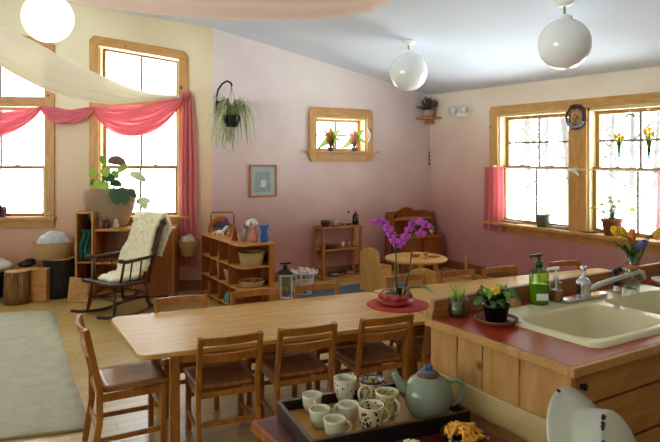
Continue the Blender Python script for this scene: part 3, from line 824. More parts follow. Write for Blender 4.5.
m = MB(); c = MB(); TT = p.x*S+p.y*K
for px, py, dt, r in ((496, 290, -.05, .020), (486, 290, -.02, .012)):
    q = at_t(px, py, TT+dt)-p; d = V((-S-.1, -K, .35)).normalized(); a = d.cross(V((0, 0, 1))).normalized(); b = a.cross(d)
    for j in range(5):
        an = j*2*PI/5; R = Matrix((a*math.cos(an)+b*math.sin(an), b*math.cos(an)-a*math.sin(an), d)).transposed()
        m.ell(q+(a*math.cos(an)+b*math.sin(an))*r*.55, (r*.5, r*.45, r*.14), 8, R)
    c.ell(q+d*.003, (r*.22,)*3, 6)
o = m.build('flower', yellow, t); c.build('flower_centre', orangep, o)
# glass with grass
p = on_z(458, 316, .9005)
t = thing('grass_glass', 'short glass of soil and sprouting grass at the counter corner', 'plant', p)
m = MB(); m.lathe([(0, 0), (.034, 0), (.039, .02), (.037, .075), (.035, .075), (.036, .02), (.031, .005), (0, .005)], n=24); m.build('glass', glassm, t)
m = MB(); m.lathe([(0, .006), (.030, .006), (.035, .02), (.034, .05), (0, .056)], n=20); m.build('soil', plain('mossy_soil', '#5a5a2e', .9, noise=.3, scale=60), t)
m = MB()
for k in range(60):
    a = random.uniform(0, 2*PI); r = random.uniform(0, .028); L = random.uniform(.03, .075); o = random.uniform(.01, .05)
    x, y = r*math.cos(a), r*math.sin(a)
    m.leaf([(x, y, .05), (x+o*.3*math.cos(a), y+o*.3*math.sin(a), .05+L*.6), (x+o*math.cos(a), y+o*math.sin(a), .05+L)], [.005, .004, .001])
m.build('grass', leafl, t)

# ------------------------------------------------------------------ low table with tray
LZ = .60
t = thing('low_side_table', 'low side table with shade-darkened red top beside the counter end', 'table', (1.245, 1.65, 0))
tw, td = .68, .70
m = MB(); m.box((0, 0, LZ-.012), (tw-.03, td-.03, .024)); m.build('tabletop', redtop_shade, t)
m = MB()
for s in (-1, 1): m.box((s*(tw/2-.0075), 0, LZ-.017), (.015, td, .034)); m.box((0, s*(td/2-.0075), LZ-.017), (tw-.03, .015, .034))
m.build('edge_band', redwood, t, bevel=.002)
for sx in (-1, 1):
    for sy in (-1, 1):
        l = MB(); l.box((sx*(tw/2-.05), sy*(td/2-.05), (LZ-.024)/2), (.045, .045, LZ-.024)); l.build('leg', redwood, t, bevel=.003)
m = MB()
for s in (-1, 1): m.box((s*(tw/2-.05), 0, LZ-.07), (.018, td-.14, .08)); m.box((0, s*(td/2-.05), LZ-.07), (tw-.14, .018, .08))
m.build('apron', redwood, t)
TRP = V((1.272, 1.775, LZ+.0005)); TRA = math.radians(-9)
t = thing('serving_tray', 'dark-sided wooden serving tray holding the tea set', 'tray', TRP, TRA)
m = MB(); m.box((0, 0, .01), (.58, .32, .016)); m.build('tray_floor', traywood, t)
m = MB(); hh = .052
for s in (-1, 1): m.box((s*.294, 0, hh/2), (.012, .34, hh)); m.box((0, s*.164, hh/2), (.576, .012, hh))
m.build('tray_side', blackw, t, bevel=.003)
m = MB()
for s in (-1, 1): m.box((s*.294, 0, hh+.001), (.014, .342, .004)); m.box((0, s*.164, hh+.001), (.574, .014, .004))
m.build('rim_strip', darkw, t)
TZ = LZ+.0195
def on_tray(px, py):
    return on_z(px, py, TZ)
def cup(label, px, py, r, h, mat, rimmat, hang, name='teacup', tea=None, grp=None):
    p = on_tray(px, py)
    t = thing(name, label, 'cup' if name == 'teacup' else 'mug', p, 0, grp)
    m = MB(); m.lathe([(0, 0), (r*.62, 0), (r*.68, .004), (r*.88, h*.35), (r*.98, h*.85), (r, h), (r*.94, h), (r*.90, h*.85), (r*.8, h*.35), (r*.58, .012), (0, .012)], n=28); m.build('body', mat, t)
    if rimmat:
        m = MB(); m.lathe([(r*.985, h*.9), (r*1.012, h*.98), (r*1.0, h*1.012), (r*.93, h*1.0), (r*.92, h*.9)], n=28); m.build('rim', rimmat, t)
    m = MB(); a = hang; pts = []
    for k in range(9):
        th = -PI/2+PI*k/8; rr = r*.86+.024*math.cos(th)*(r/.04); pts.append((rr*math.cos(a), rr*math.sin(a), h*.52+h*.3*math.sin(th)))
    m.tube(pts, .0052, 8); m.build('handle', cupwhite if mat != cupwhite else mat, t)
    if tea:
        m = MB(); m.lathe([(0, h*.72), (r*.84, h*.72)], n=24); m.build('tea', tea, t)
    return t
ra = -YAW  # image-right direction in world = angle -31.7deg
G = 'small cream teacups on the tray'
cup('small cream teacup at the far left corner of the tray', 312, 411, .037, .062, cupwhite, None, ra-1.3, grp=G)
cup('small cream teacup second from the left, at the front left of the tray', 319.6, 426, .037, .062, cupwhite, None, ra+.6, grp=G)
cup('small cream teacup nearest the camera, handle turned right', 334.5, 437, .037, .062, cupwhite, None, ra+.1, grp=G)
cup('small cream teacup in the middle, left of the circle-print mug', 348, 421, .036, .062, cupwhite, None, ra+PI-.5, grp=G)
cup('white mug with green leaf print at the back of the tray', 345, 401, .043, .088, mug1m, cupwhite, ra+2.2, 'tea_mug')
cup('brown-printed mug with a dark blue rim beside the leaf mug', 371.5, 402, .047, .088, mug2m, mugblue, ra-2.4, 'tea_mug')
cup('yellow-patterned mug next to the teapot spout', 387, 416, .042, .088, mug3m, cupwhite, ra-.9, 'tea_mug')
cup('cream mug with brown circle print at the front of the tray', 371, 430, .044, .086, mug4m, cupwhite, ra+.25, 'tea_mug')
# teapot
p = on_tray(428, 414)
t = thing('teapot', 'round celadon green teapot with blue knob on the tray', 'teapot', p, ra)
m = MB(); m.lathe([(0, 0), (.058, 0), (.064, .006), (.080, .03), (.088, .065), (.083, .10), (.062, .128), (.04, .14), (.034, .144), (.03, .142), (0, .14)], n=40); m.build('body', celadon, t)
m = MB(); m.tube([(-.07, 0, .075), (-.095, 0, .10), (-.112, 0, .128), (-.122, 0, .148)], [.026, .02, .014, .012], 14); m.build('spout', celadon, t)
m = MB(); m.tube([(.072, 0, .115), (.098, 0, .125), (.122, 0, .115), (.130, 0, .09), (.118, 0, .06), (.095, 0, .035), (.082, 0, .03)], [.011, .009, .009, .009, .008, .008, .008], 10); m.build('handle', celadon, t)
m = MB(); m.lathe([(0, .14), (.040, .14), (.042, .145), (.03, .154), (0, .157)], n=28); lid = m.build('lid', brownrim, t)
m = MB(); m.lathe([(0, .15), (.032, .152), (.025, .158), (.010, .164), (0, .165)], n=20)
for k in range(5): m.ell((.010*math.cos(k*1.26), .010*math.sin(k*1.26), .170), (.008, .008, .009), 8)
m.build('knob', blueglz, lid)
# bowls
def snack_bowl(x, y, r, label, mat, snack, n, name):
    t = thing('snack_bowl', label, 'bowl', (x, y, LZ+.0005))
    m = MB(); m.lathe([(0, 0), (r*.55, 0), (r*.6, .006), (r*.9, .03), (r, .044), (r*.96, .044), (r*.85, .03), (r*.5, .012), (0, .012)], n=30); m.build('bowl', mat, t)
    return t
b1 = snack_bowl(1.425, 1.475, .078, 'black bowl heaped with orange dried mango strips', blackgl, mango, 0, '')
m = MB()
for k in range(46):
    a = random.uniform(0, 2*PI); r = .062*math.sqrt(random.random()); z = .026+.034*(1-(r/.065)**2)*random.uniform(.5, 1)
    b = random.uniform(0, PI); L = random.uniform(.016, .03); x, y = r*math.cos(a), r*math.sin(a)
    m.tube([(x-L*math.cos(b), y-L*math.sin(b), z), (x, y, z+.01), (x+L*math.cos(b), y+L*math.sin(b), z+random.uniform(-.004, .006))], [.004, .0065, .004], 6)
tag(m.build('mango_strips', mango, loc=(1.425, 1.475, LZ+.004)), 'orange dried mango strips heaped in the black bowl', 'snack', kind='stuff')
b2 = snack_bowl(1.205, 1.475, .062, 'small dark bowl of pale popcorn at the bottom edge of the picture', blackgl, popc, 0, '')
m = MB()
for k in range(50):
    a = random.uniform(0, 2*PI); r = .048*math.sqrt(random.random()); z = .026+.036*(1-(r/.055)**2)*random.uniform(.6, 1)
    m.ell((r*math.cos(a), r*math.sin(a), z), (.009, .008, .007), 6)
tag(m.build('popcorn', popc, loc=(1.205, 1.475, LZ+.004)), 'pale popcorn heaped in the small dark bowl', 'snack', kind='stuff')

# basin leaning on the counter front, on a stool
BT = math.radians(25); BR_ = .183
dx, dy = ray(586); bt = 1.75; bz = zat(455, bt)
t = thing('enamel_basin', 'white enamel wash basin with chipped black edges leaning against the counter front', 'basin', (dx*bt, dy*bt, bz))
t.rotation_euler = (PI/2-BT, 0, math.radians(14))
m = MB(); m.lathe([(BR_, -.004), (BR_+.004, 0), (BR_, .005), (BR_*.93, .012), (BR_*.72, .034), (BR_*.66, .045), (BR_*.58, .105), (BR_*.53, .111), (0, .111), (0, .107), (BR_*.52, .105), (BR_*.60, .045), (BR_*.7, .03), (BR_*.93, .006)], n=56); m.build('bowl', whiteen, t)
for a0, a1, r, z in ((2.55, 3.1, .535, .1105), (1.75, 1.95, .55, .1095), (2.0, 2.3, .53, .1105)):
    n = 8; m = MB()
    m.tube([(BR_*r*math.cos(a0+(a1-a0)*k/n), BR_*r*math.sin(a0+(a1-a0)*k/n), z) for k in range(n+1)], [.002]+[.0055+.002*math.sin(k*2.1) for k in range(n-1)]+[.002], 6); m.build('enamel_chip', black, t)
m = MB(); m.ell((BR_*math.cos(1.65), BR_*math.sin(1.65), .003), (.008, .008, .006), 8)
m.build('enamel_chip', black, t)
sl = thing('wooden_stool', 'small wooden stool under the white enamel basin', 'stool', (dx*bt, dy*bt-math.sin(BT)*BR_-.01, 0))
sz = bz-math.cos(BT)*(BR_+.002)-.006-.004
m = MB(); m.box((0, 0, sz-.012), (.30, .22, .024)); m.build('seat', redwood, sl, bevel=.004)
for sx in (-1, 1):
    for sy in (-1, 1):
        m = MB(); m.bar((sx*.13, sy*.09, 0), (sx*.115, sy*.08, sz-.02), .03); m.build('leg', redwood, sl)

# ------------------------------------------------------------------ rugs
m = MB(); z1 = .012
rp = [on_z(90, 430, 0), on_z(52, 311, 0)]
a, b = rp; sv = (b-a)
ud = (on_z(0, 441, 0)-a).normalized()*3.2
def rugpt(u, v):
    q = a+ud*u+sv*v; return (q.x+.004*math.sin(v*17), q.y, .008+.002*mnoise.noise(q*7))
m.grid(rugpt, 40, 40); tag(m.build('beige_rug', rugm, solid=.014), 'large beige woven rug on the wood floor at the left', 'rug')
for pr in [bpy.data.objects['beige_rug']]: pass
m = MB(); m.tube([V(rugpt(k/20, 0)) for k in range(21)], .009, 6)
m.build('binding', rugedge, bpy.data.objects['beige_rug'])
m = MB(); m.prism([(2.95, 4.75), (4.75, 4.75), (4.75, 6.05), (2.95, 6.05)], .001, .01); tag(m.build('play_rug', greyblue), 'grey-blue rug on the floor in front of the tea-set shelf', 'rug')

# ------------------------------------------------------------------ toy cubby
CX0, CX1, CY0, CY1, CH = 2.36, 2.73, 5.47, 6.55, .68
t = thing('toy_cubby', 'open wooden toy cubby with three rows of compartments by the back wall', 'shelf', ((CX0+CX1)/2, (CY0+CY1)/2, 0))
cw, cl = CX1-CX0, CY1-CY0
m = MB(); m.prism([(-cw/2-.01, -cl/2+.06), (-cw/2+.05, -cl/2-.01), (cw/2, -cl/2-.01), (cw/2, cl/2), (-cw/2-.01, cl/2)], CH-.02, CH); m.build('top', honey, t, bevel=.003)
for nm, z in (('shelf', .245), ('shelf', .455), ('bottom_shelf', .045)):
    m = MB(); m.prism([(-cw/2, -cl/2+.06), (-cw/2+.05, -cl/2), (cw/2-.02, -cl/2), (cw/2-.02, cl/2), (-cw/2, cl/2)], z-.016, z); m.build(nm, honey, t, bevel=.002)
m = MB(); m.box((cw/2-.01, 0, (CH-.02)/2), (.02, cl, CH-.02)); m.build('back_panel', redwood, t)
m = MB(); m.box((cw/2-.03, -cl/2+.01, (CH-.02)/2), (.05, .03, CH-.02)); m.build('end_stile', orangew, t)
for f in (.27, .52, .76, 1.0):
    m = MB(); y = -cl/2+cl*f-(.01 if f == 1 else 0)
    z0 = .0
    m.box((-.01, y, (CH-.02)/2), (cw-.02, .016, CH-.021)); m.build('divider', redwood, t)
def basket(label, p, rt, rb, h, mat=basketm, handles=True, ry=1.0, rotz=0, grp=None, lining=None):
    t = thing('wicker_basket', label, 'basket', p, rotz, grp)
    T = Matrix.Diagonal((1, ry, 1, 1))
    m = MB(T); m.lathe([(0, 0), (rb, 0), (rb*1.03, .008), (rb+(rt-rb)*.6, h*.5), (rt, h), (rt*.94, h), (rb+(rt-rb)*.5, h*.5), (rb*.92, .012), (0, .012)], n=28); m.build('basket_body', mat, t)
    m = MB(T); m.tube([(rt*.97*math.cos(2*PI*k/24), rt*.97*math.sin(2*PI*k/24), h) for k in range(25)], .009, 6); m.build('basket_rim', mat, t)
    if handles:
        for s in (-1, 1):
            m = MB(T); m.tube([(s*rt*.95, -.04, h-.01), (s*rt*1.0, -.025, h+.035), (s*rt*1.0, .025, h+.035), (s*rt*.95, .04, h-.01)], .007, 6); m.build('handle', mat, t)
    return t
yb = CY0+.13
basket('round straw basket in the top compartment at the cubby end', (CX0+.18, yb, .4555), .13, .105, .12, handles=False)
fb = basket('shallow straw tray basket in the middle compartment at the cubby end', (CX0+.18, yb, .2455), .13, .11, .05, handles=False)
m = MB()
for k in range(9): m.ell((random.uniform(-.07, .07), random.uniform(-.07, .07), .04), (.03, .02, .018), 8)
tag(m.build('wooden_pieces', redwood, loc=(CX0+.18, yb, .247)), 'brown toy pieces lying in the shallow straw tray basket', 'toys', kind='stuff')
def in_cubby(bay, z, dx=.11):
    return V((CX0+dx, (0, 0, 5.905, 6.165, 6.42)[bay], z))
basket('tall narrow straw basket in the middle row of the cubby', in_cubby(3, .2455), .075, .06, .17, handles=False)
basket('straw basket in the middle row next to the cubby end', in_cubby(2, .2455), .095, .07, .12, handles=False)
basket('small straw basket in the bottom row at the far end of the cubby', in_cubby(4, .0455), .085, .06, .10, handles=False)
def cloth_heap(name, label, cat, p, r, h, mat, seed=0, rz=0, ry=1.0):
    m = MB(); n = 20
    def fn(u, v):
        a = 2*PI*u; rr = r*math.sin(v*PI/2*1.0); q = V((math.cos(a)*rr*4/r*.3, math.sin(a)*rr*4/r*.3, seed))
        z = h*math.cos(v*PI/2)**.8; nz = mnoise.noise(q*1.6)*.5+mnoise.noise(q*4)*.25
        return (math.cos(a)*rr*(1+.25*nz), math.sin(a)*rr*(1+.25*nz)*ry, max(.002, z*(1+.6*nz)))
    m.grid(fn, n*2, n); return tag(m.build(name, mat, loc=p, rotz=rz, solid=.004), label, cat)
cloth_heap('teal_cloth', 'crumpled teal cloth in the bottom row of the cubby', 'cloth', in_cubby(2, .047), .095, .10, teal, 3)
m = MB(); m.lathe([(0, 0), (.02, 0), (.022, .02), (.012, .045), (0, .047)], n=12); m.ell((0, 0, .055), (.014, .014, .014), 10); tag(m.build('wooden_peg_doll', plain('peg_wood', '#a06a38', .6), loc=in_cubby(3, .4555, .06)), 'little wooden peg doll in the top row of the cubby', 'toy')

# toys on top of the cubby
ZT = CH+.0005
def on_top(px, dx): q = on_x(px, 200, CX0+dx); return V((CX0+dx, q.y, ZT))
p = V((2.54, 6.38, ZT))
t = thing('hoop_handled_basket', 'dark basket with a hoop handle full of purple and orange cloths on the cubby', 'basket', p, ra)
m = MB(Matrix.Diagonal((1, .7, 1, 1))); m.lathe([(0, 0), (.10, 0), (.13, .10), (.12, .10), (.09, .01), (0, .01)], n=24); m.build('basket_body', basketo, t)
m = MB(); m.tube([(-.125, 0, .09), (-.13, 0, .2), (-.11, 0, .235), (.11, 0, .235), (.13, 0, .2), (.125, 0, .09)], .008, 8); m.build('handle', redwood, t)
cloth_heap('purple_cloth', 'purple folded cloth in the hoop-handled basket', 'cloth', p+V((-.02, .0, .08)), .10, .10, purplef, 5)
# orange cloth draped on its left
m = MB()
op = W(-.06, -.11)
def drape(u, v):
    a = -.4+u*1.9; R = .115+.01*math.sin(v*9+u*5)
    y = -.11-.02*v+.01*math.sin(u*12)
    if u < .72: q = (-.02+R*math.cos(PI-a*1.15)*1.0, y, .02+R*1.25*max(0, math.sin(min(PI, .1+a*1.1)))+.0)
    else: q = (.0, y, 0)
    return q
pts = []
def arc(u, v):
    th = PI*(1.0-.62*u); R = .12*(1+.25*(v-.5)) ; w = (v-.5)*.09
    x = .0+R*math.cos(th); z = .03+.15*math.sin(th)*(.8+.35*v)
    if u < .12: z = .03-(.12-u)*0+.0
    return (x*1.05, -.105+.012*math.sin(v*14)+.0, max(z, .004))
m.grid(arc, 20, 8)
tag(m.build('orange_cloth', orangef, loc=p, rotz=ra, solid=.01), 'orange cloth draped over the front of the hoop-handled basket', 'cloth')
# white toy animal
p = on_top(220, .10)
t = thing('white_toy_horse', 'white felt toy horse lying on the cubby top', 'toy', p, ra)
m = MB(); m.ell((0, 0, .035), (.045, .022, .024), 12); m.tube([(.035, 0, .045), (.055, 0, .075), (.06, 0, .09)], [.018, .014, .012], 10); m.ell((.072, 0, .092), (.022, .011, .012), 10); m.tube([(-.04, 0, .04), (-.065, 0, .03), (-.085, 0, .012)], [.008, .01, .006], 8); m.build('body', woolw, t)
for sx in (-1, 1):
    for sy in (-1, 1):
        m = MB(); m.tube([(sx*.028, sy*.012, .03), (sx*.034, sy*.014, .0)], [.009, .007], 8); m.build('leg', woolw, t)
# pink crocheted figure
p = on_top(229, .16); m = MB(); m.ell((0, 0, .025), (.03, .026, .025), 10); m.ell((0, 0, .062), (.018, .018, .018), 10); tag(m.build('pink_toy_figure', pinkw, loc=p), 'small pink knitted toy between white horse and wooden tree', 'toy')
# wooden tree
p = on_top(235, .09); t = thing('wooden_toy_tree', 'tiered brown wooden toy tree on the cubby top', 'toy', p)
m = MB()
prof = [(0, 0), (.03, 0), (.03, .012)]
for i in range(4): z = .012+i*.032; r = .036-.007*i; prof += [(r, z), (r*.5, z+.032)]
prof += [(0, .155)]
m.lathe(prof, n=8); m.build('tree_tiers', redwood, t)
# felt gnome bunnies
p = V((CX0+.12, CY0+.20, ZT)); t = thing('grey_felt_rabbit', 'grey-brown felt rabbit sitting left of the fluffy-haired doll', 'toy', p, ra)
m = MB(); m.ell((0, 0, .05), (.042, .04, .05), 12); m.ell((.02, 0, .105), (.028, .026, .028), 12); m.build('body', greyf, t)
for s in (-1, 1): m = MB(); m.ell((.026+s*.012, 0, .15), (.008, .008, .03), 8); m.build('ear', brownf, t)
p = V((CX0+.205, CY0+.15, ZT)); t = thing('fluffy_haired_doll', 'soft doll in pale pink with fluffy white hair on the cubby end', 'doll', p, ra)
m = MB(); m.lathe([(0, 0), (.045, 0), (.048, .02), (.035, .09), (.02, .125), (0, .127)], n=18); m.build('dress', pinkw, t)
m = MB(); m.ell((0, 0, .15), (.032, .03, .032), 12); m.build('head', plain('doll_skin', '#c49a80', .8), t)
m = MB()
for k in range(26):
    a = random.uniform(0, 2*PI); b = random.uniform(.1, 1.5); m.ell((.05*math.cos(a)*math.cos(b)-.01, .042*math.sin(a)*math.cos(b)+.012, .168+.045*math.sin(b)), (.022, .022, .02), 6)
m.build('hair', woolw, t)
p = V((CX0+.30, CY0+.10, ZT)); t = thing('blue_felt_gnome', 'bright blue felt gnome with pointed corners at the cubby end', 'toy', p, ra)
m = MB()
outl = [(-.035, 0), (.045, 0), (.038, .07), (.03, .11), (.055, .17), (.01, .16), (-.045, .165), (-.025, .11), (-.03, .07)]
m.prism(outl, -.025, .025, Matrix(((1, 0, 0, 0), (0, 0, 1, 0), (0, 1, 0, 0), (0, 0, 0, 1)))); m.build('body', bluef, t, bevel=.012)
# hanging basket on left wall
u, z = FL.hit(190, 254); p = FL.p(u, .13, z)
t = basket('straw basket hung on the wall between red curtain and cubby', p, .12, .075, .17, handles=False)
m = MB(); 
hq = [FL.p(u, w, zz)-p for w, zz in ((.03, z+.16), (.012, z+.22), (.0, z+.24))]
m.tube(hq, .006, 6); m.build('hook', iron, t)
cloth_heap('fleece', 'wad of grey-white fleece in the hanging straw basket', 'fleece', p+V((0, 0, .11)), .10, .11, sheepin, 8)

# ------------------------------------------------------------------ lantern, wire basket
p = on_z(285.5, 298, 0)
p = V((p.x, p.y, 0))
t = thing('lantern', 'white framed candle lantern with black cap on the floor beside the cubby', 'lantern', p, -.35)
m = MB()
for sx in (-1, 1):
    for sy in (-1, 1): m.box((sx*.06, sy*.06, .135), (.018, .018, .23))
m.box((0, 0, .01), (.15, .15, .02)); m.box((0, 0, .255), (.15, .15, .02)); m.build('frame', white, t, bevel=.002)
m = MB(); m.add([(-.08, -.08, .266), (.08, -.08, .266), (.08, .08, .266), (-.08, .08, .266), (-.03, -.03, .31), (.03, -.03, .31), (.03, .03, .31), (-.03, .03, .31)], [(3, 2, 1, 0), (4, 5, 6, 7), (0, 1, 5, 4), (1, 2, 6, 5), (2, 3, 7, 6), (3, 0, 4, 7)]); m.tube([(0, 0, .30), (0, 0, .36)], .022, 10); m.bar((-.06, 0, .375), (.06, 0, .375), .018); m.build('cap', black, t)
m = MB()
for s in (-1, 1): m.box((0, s*.06, .135), (.10, .003, .22)); m.box((s*.06, 0, .135), (.003, .10, .22))
m.build('glass', glassm, t)
m = MB(); m.lathe([(0, .02), (.025, .02), (.025, .12), (0, .122)], n=14); m.build('candle', plain('wax', '#c9b070', .5), t)
p = on_z(304, 294, 0); t = thing('wire_basket_stand', 'white wire basket stand with curled sides on the floor by the tea shelf', 'basket', p, -.4)
m = MB()
for k in range(10):
    a = 2*PI*k/10; cx_, sx_ = math.cos(a), math.sin(a)
    m.tube([(cx_*.08, sx_*.08, .01), (cx_*.09, sx_*.09, .12), (cx_*.12, sx_*.12, .24), (cx_*.15, sx_*.15, .27), (cx_*.16, sx_*.16, .24), (cx_*.14, sx_*.14, .225)], .007, 6)
for r, z in ((.08, .01), (.095, .14), (.125, .245)): m.tube([(r*math.cos(2*PI*k/20), r*math.sin(2*PI*k/20), z) for k in range(21)], .007, 6)
m.build('wire_frame', white, t)
m = MB()
for k in range(14):
    a = 2*PI*k/7; r = .10 if k < 7 else .05; m.ell((r*math.cos(a), r*math.sin(a), .235+.015*(k % 3)), (.035, .03, .022), 8)
m.build('padding', pinkw if False else plain('blush_cloth', '#d8c2b4', .9), t)

# ------------------------------------------------------------------ tea-set shelf on back wall
SY = 6.45
sxl = on_y(323, 200, SY).x; sxr = on_y(363, 200, SY).x
tl = sxl*S+SY*K
zA = zat(228, tl); zB = zat(250.5, tl); zC = zat(279, tl)
scx = (sxl+sxr)/2; sww = sxr-sxl; sdp = YB-.03-SY
t = thing('open_shelf', 'small open wooden shelf of toy tea things against the back wall', 'shelf', (scx, SY+sdp/2, 0))
for z in (zA, zB, zC):
    m = MB(); m.box((0, 0, z-.012), (sww, sdp, .024)); m.build('shelf', orangew, t, bevel=.003)
for sx in (-1, 1):
    for sy in (-1, 1):
        m = MB(); m.box((sx*(sww/2-.02), sy*(sdp/2-.02), (zA-.024)/2), (.034, .034, zA-.026)); m.build('post', orangew, t, bevel=.003)
SF = SY+.11
def shelf_p(px, z, dy=0): q = on_y(px, 200, SF+dy); return V((q.x, SF+dy, z+.0005))
def lathe_thing(name, label, cat, p, prof, mat, n=20, grp=None):
    m = MB(); m.lathe(prof, n=n); return tag(m.build(name, mat, loc=p), label, cat, grp)
lathe_thing('dark_toy_bowl', 'round dark brown bowl on the shelf top at the left', 'bowl', shelf_p(325.5, zA), [(0, 0), (.035, 0), (.06, .03), (.065, .06), (.06, .075), (.055, .07), (.055, .035), (0, .01)], darkw)
t = thing('toy_teapot', 'pale stoneware toy teapot on the shelf top', 'teapot', shelf_p(335, zA), .3)
m = MB(); m.lathe([(0, 0), (.035, 0), (.05, .03), (.045, .06), (.02, .08), (.01, .09), (0, .095)], n=20); m.build('body', plain('stoneware', '#9a9078', .5), t)
m = MB(); m.tube([(.04, 0, .04), (.065, 0, .055), (.075, 0, .075)], [.012, .009, .007], 8); m.build('spout', MATS['stoneware'], t)
m = MB(); m.tube([(-.04, 0, .06), (-.07, 0, .06), (-.07, 0, .025), (-.045, 0, .02)], .006, 8); m.build('handle', MATS['stoneware'], t)
lathe_thing('silver_cup', 'small shiny silver cup on the shelf top', 'cup', shelf_p(342.5, zA), [(0, 0), (.02, 0), (.028, .035), (.03, .04), (.026, .04), (.02, .006), (0, .006)], chrome)
lathe_thing('dark_saucer', 'low dark dish between the silver cup and the black jar', 'dish', shelf_p(348.5, zA), [(0, 0), (.022, 0), (.034, .022), (.03, .022), (0, .008)], darkw)
lathe_thing('black_jar', 'tall black lidded jar with a pointed knob on the shelf top', 'jar', shelf_p(355.5, zA), [(0, 0), (.037, 0), (.04, .01), (.04, .11), (.034, .118), (.036, .13), (.015, .14), (.008, .16), (.01, .17), (0, .18)], blackgl)
lathe_thing('dark_plate_stack', 'stack of dark plates on the middle shelf', 'plates', shelf_p(329, zB), [(0, 0), (.08, 0), (.10, .01), (.09, .015), (.10, .022), (.09, .03), (.10, .04), (.06, .045), (0, .04)], darkw)
for k, px in enumerate((342.5, 348.5, 354.5)):
    lathe_thing('wooden_beaker', ['pale wooden beaker nearest the dark plates on the middle shelf', 'pale wooden beaker in the middle of the row of three', 'pale wooden beaker at the right end of the middle shelf'][k], 'beaker', shelf_p(px, zB), [(0, 0), (.02, 0), (.027, .03), (.026, .065), (.022, .065), (.02, .01), (0, .01)], birchw if k else offwhite, grp='wooden beakers on the middle shelf')
def pan(label, p, rz):
    t = thing('toy_saucepan', label, 'pan', p, rz)
    m = MB(); m.lathe([(0, 0), (.06, 0), (.066, .035), (.062, .035), (.056, .005), (0, .005)], n=24); m.build('pan_body', steel, t)
    m = MB(); m.tube([(.06, 0, .03), (.14, 0, .04)], .006, 8); m.build('handle', black, t)
pan('shiny toy saucepan at the left of the bottom shelf', shelf_p(333, zC), -2.4); pan('shiny toy saucepan at the right of the bottom shelf', shelf_p(350, zC, .02), 2.9)
q = on_y(348, 212, YB)
t = thing('red_berry_sprig', 'tiny dark red ornament pinned to the back wall above the tea shelf', 'ornament', (q.x, YB-.012, q.z))
m = MB(); m.ell((0, 0, 0), (.018, .012, .018), 10); m.build('berry', plain('dark_red', '#6a1f24', .6), t)

# ------------------------------------------------------------------ play hutch
HY0 = 6.30
hx0 = on_y(386, 200, YB-.05).x; hx1 = min(on_y(443, 200, HY0).x, XR-.08)
th = (hx0+hx1)/2*S+HY0*K
hw = hx1-hx0; hz_top = zat(214, th); hz_l = zat(219.5, th); hz_c = zat(237, th)
t = thing('play_hutch', 'reddish wooden play hutch with an arched crest in the back corner', 'hutch', ((hx0+hx1)/2, (HY0+YB-.03)/2, 0))
hd = YB-.03-HY0
m = MB()
for s in (-1, 1): m = MB(); m.prism([(-hd/2, 0), (hd/2, 0), (hd/2, hz_top), (hd/2-.16, hz_top), (hd/2-.2, hz_c+.06), (-hd/2, hz_c)], s*(hw/2-.012)-.012, s*(hw/2-.012)+.012, Matrix(((0, 0, 1, 0), (1, 0, 0, 0), (0, 1, 0, 0), (0, 0, 0, 1)))); m.build('side_panel', redwood, t, bevel=.003)
m = MB(); pts = [(-hw/2, 0.05), (hw/2, .05), (hw/2, hz_top+.01)]
for k in range(13):
    u = k/12; x = hw/2-.2-(hw-.4)*u; pts.append((x, hz_top+.012+.055*math.sin(PI*u)**1.2))
pts.append((-hw/2, hz_top+.01))
m.prism(pts, hd/2-.015, hd/2-.001, Matrix(((1, 0, 0, 0), (0, 0, 1, 0), (0, 1, 0, 0), (0, 0, 0, 1)))); m.build('back_panel', redwood, t)
m = MB(); m.box((0, hd/2-.09, hz_l-.01), (hw-.026, .15, .02)); m.build('upper_shelf', honey, t)
m = MB(); m.box((0, -.0, hz_c-.01), (hw-.026, hd-.03, .022)); m.build('worktop', orangew, t)
for sx in (-1, 1):
    m = MB(); m.box((sx*(hw/4-.005), -hd/2+.012, hz_c/2+.005), (hw/2-.03, .018, hz_c-.07)); d_ = m.build('door', redwood, t, bevel=.003)
    m = MB(); m.ell((sx*.03, -hd/2-.006, hz_c*.55), (.012, .012, .012), 8); m.build('knob', darkw, d_)
q = on_y(432, 200, HY0+.12)
m = MB(); m.ell((0, 0, .04), (.03, .025, .04), 12); m.ell((.01, 0, .095), (.022, .02, .022), 10); m.ell((-.03, 0, .05), (.018, .015, .03), 8); tag(m.build('white_toy_jug', plain('mottled_white', '#a8a296', .6, noise=.3, scale=40), loc=(q.x, HY0+.12, hz_c+.0015)), 'mottled white toy jug on the hutch worktop', 'jug')
q = on_y(393.5, 200, HY0+.3)
m = MB(); m.box((0, 0, .025), (.06, .05, .05)); m.lathe([(0, .05), (.02, .05), (.024, .065), (0, .07)], n=12); tag(m.build('dark_toy_box', darkw, loc=(hx0+.07, YB-.03-.09, hz_l+.0005), bevel=.004), 'small dark box on the upper shelf of the hutch', 'box')
# green apron hanging
q = on_y(386.5, 200, HY0+.05)
m = MB()
def apr(u, v):
    return (-.012-.006*math.sin(v*18), (v-.5)*.16, -.25*u+.0)
m.grid(apr, 8, 12); tag(m.build('hanging_apron', plain('olive_cloth', '#5a4a30', .9), loc=(hx0-.012, HY0+.14, hz_c+.02), solid=.004), 'olive brown cloth hanging on the left side of the hutch', 'cloth')

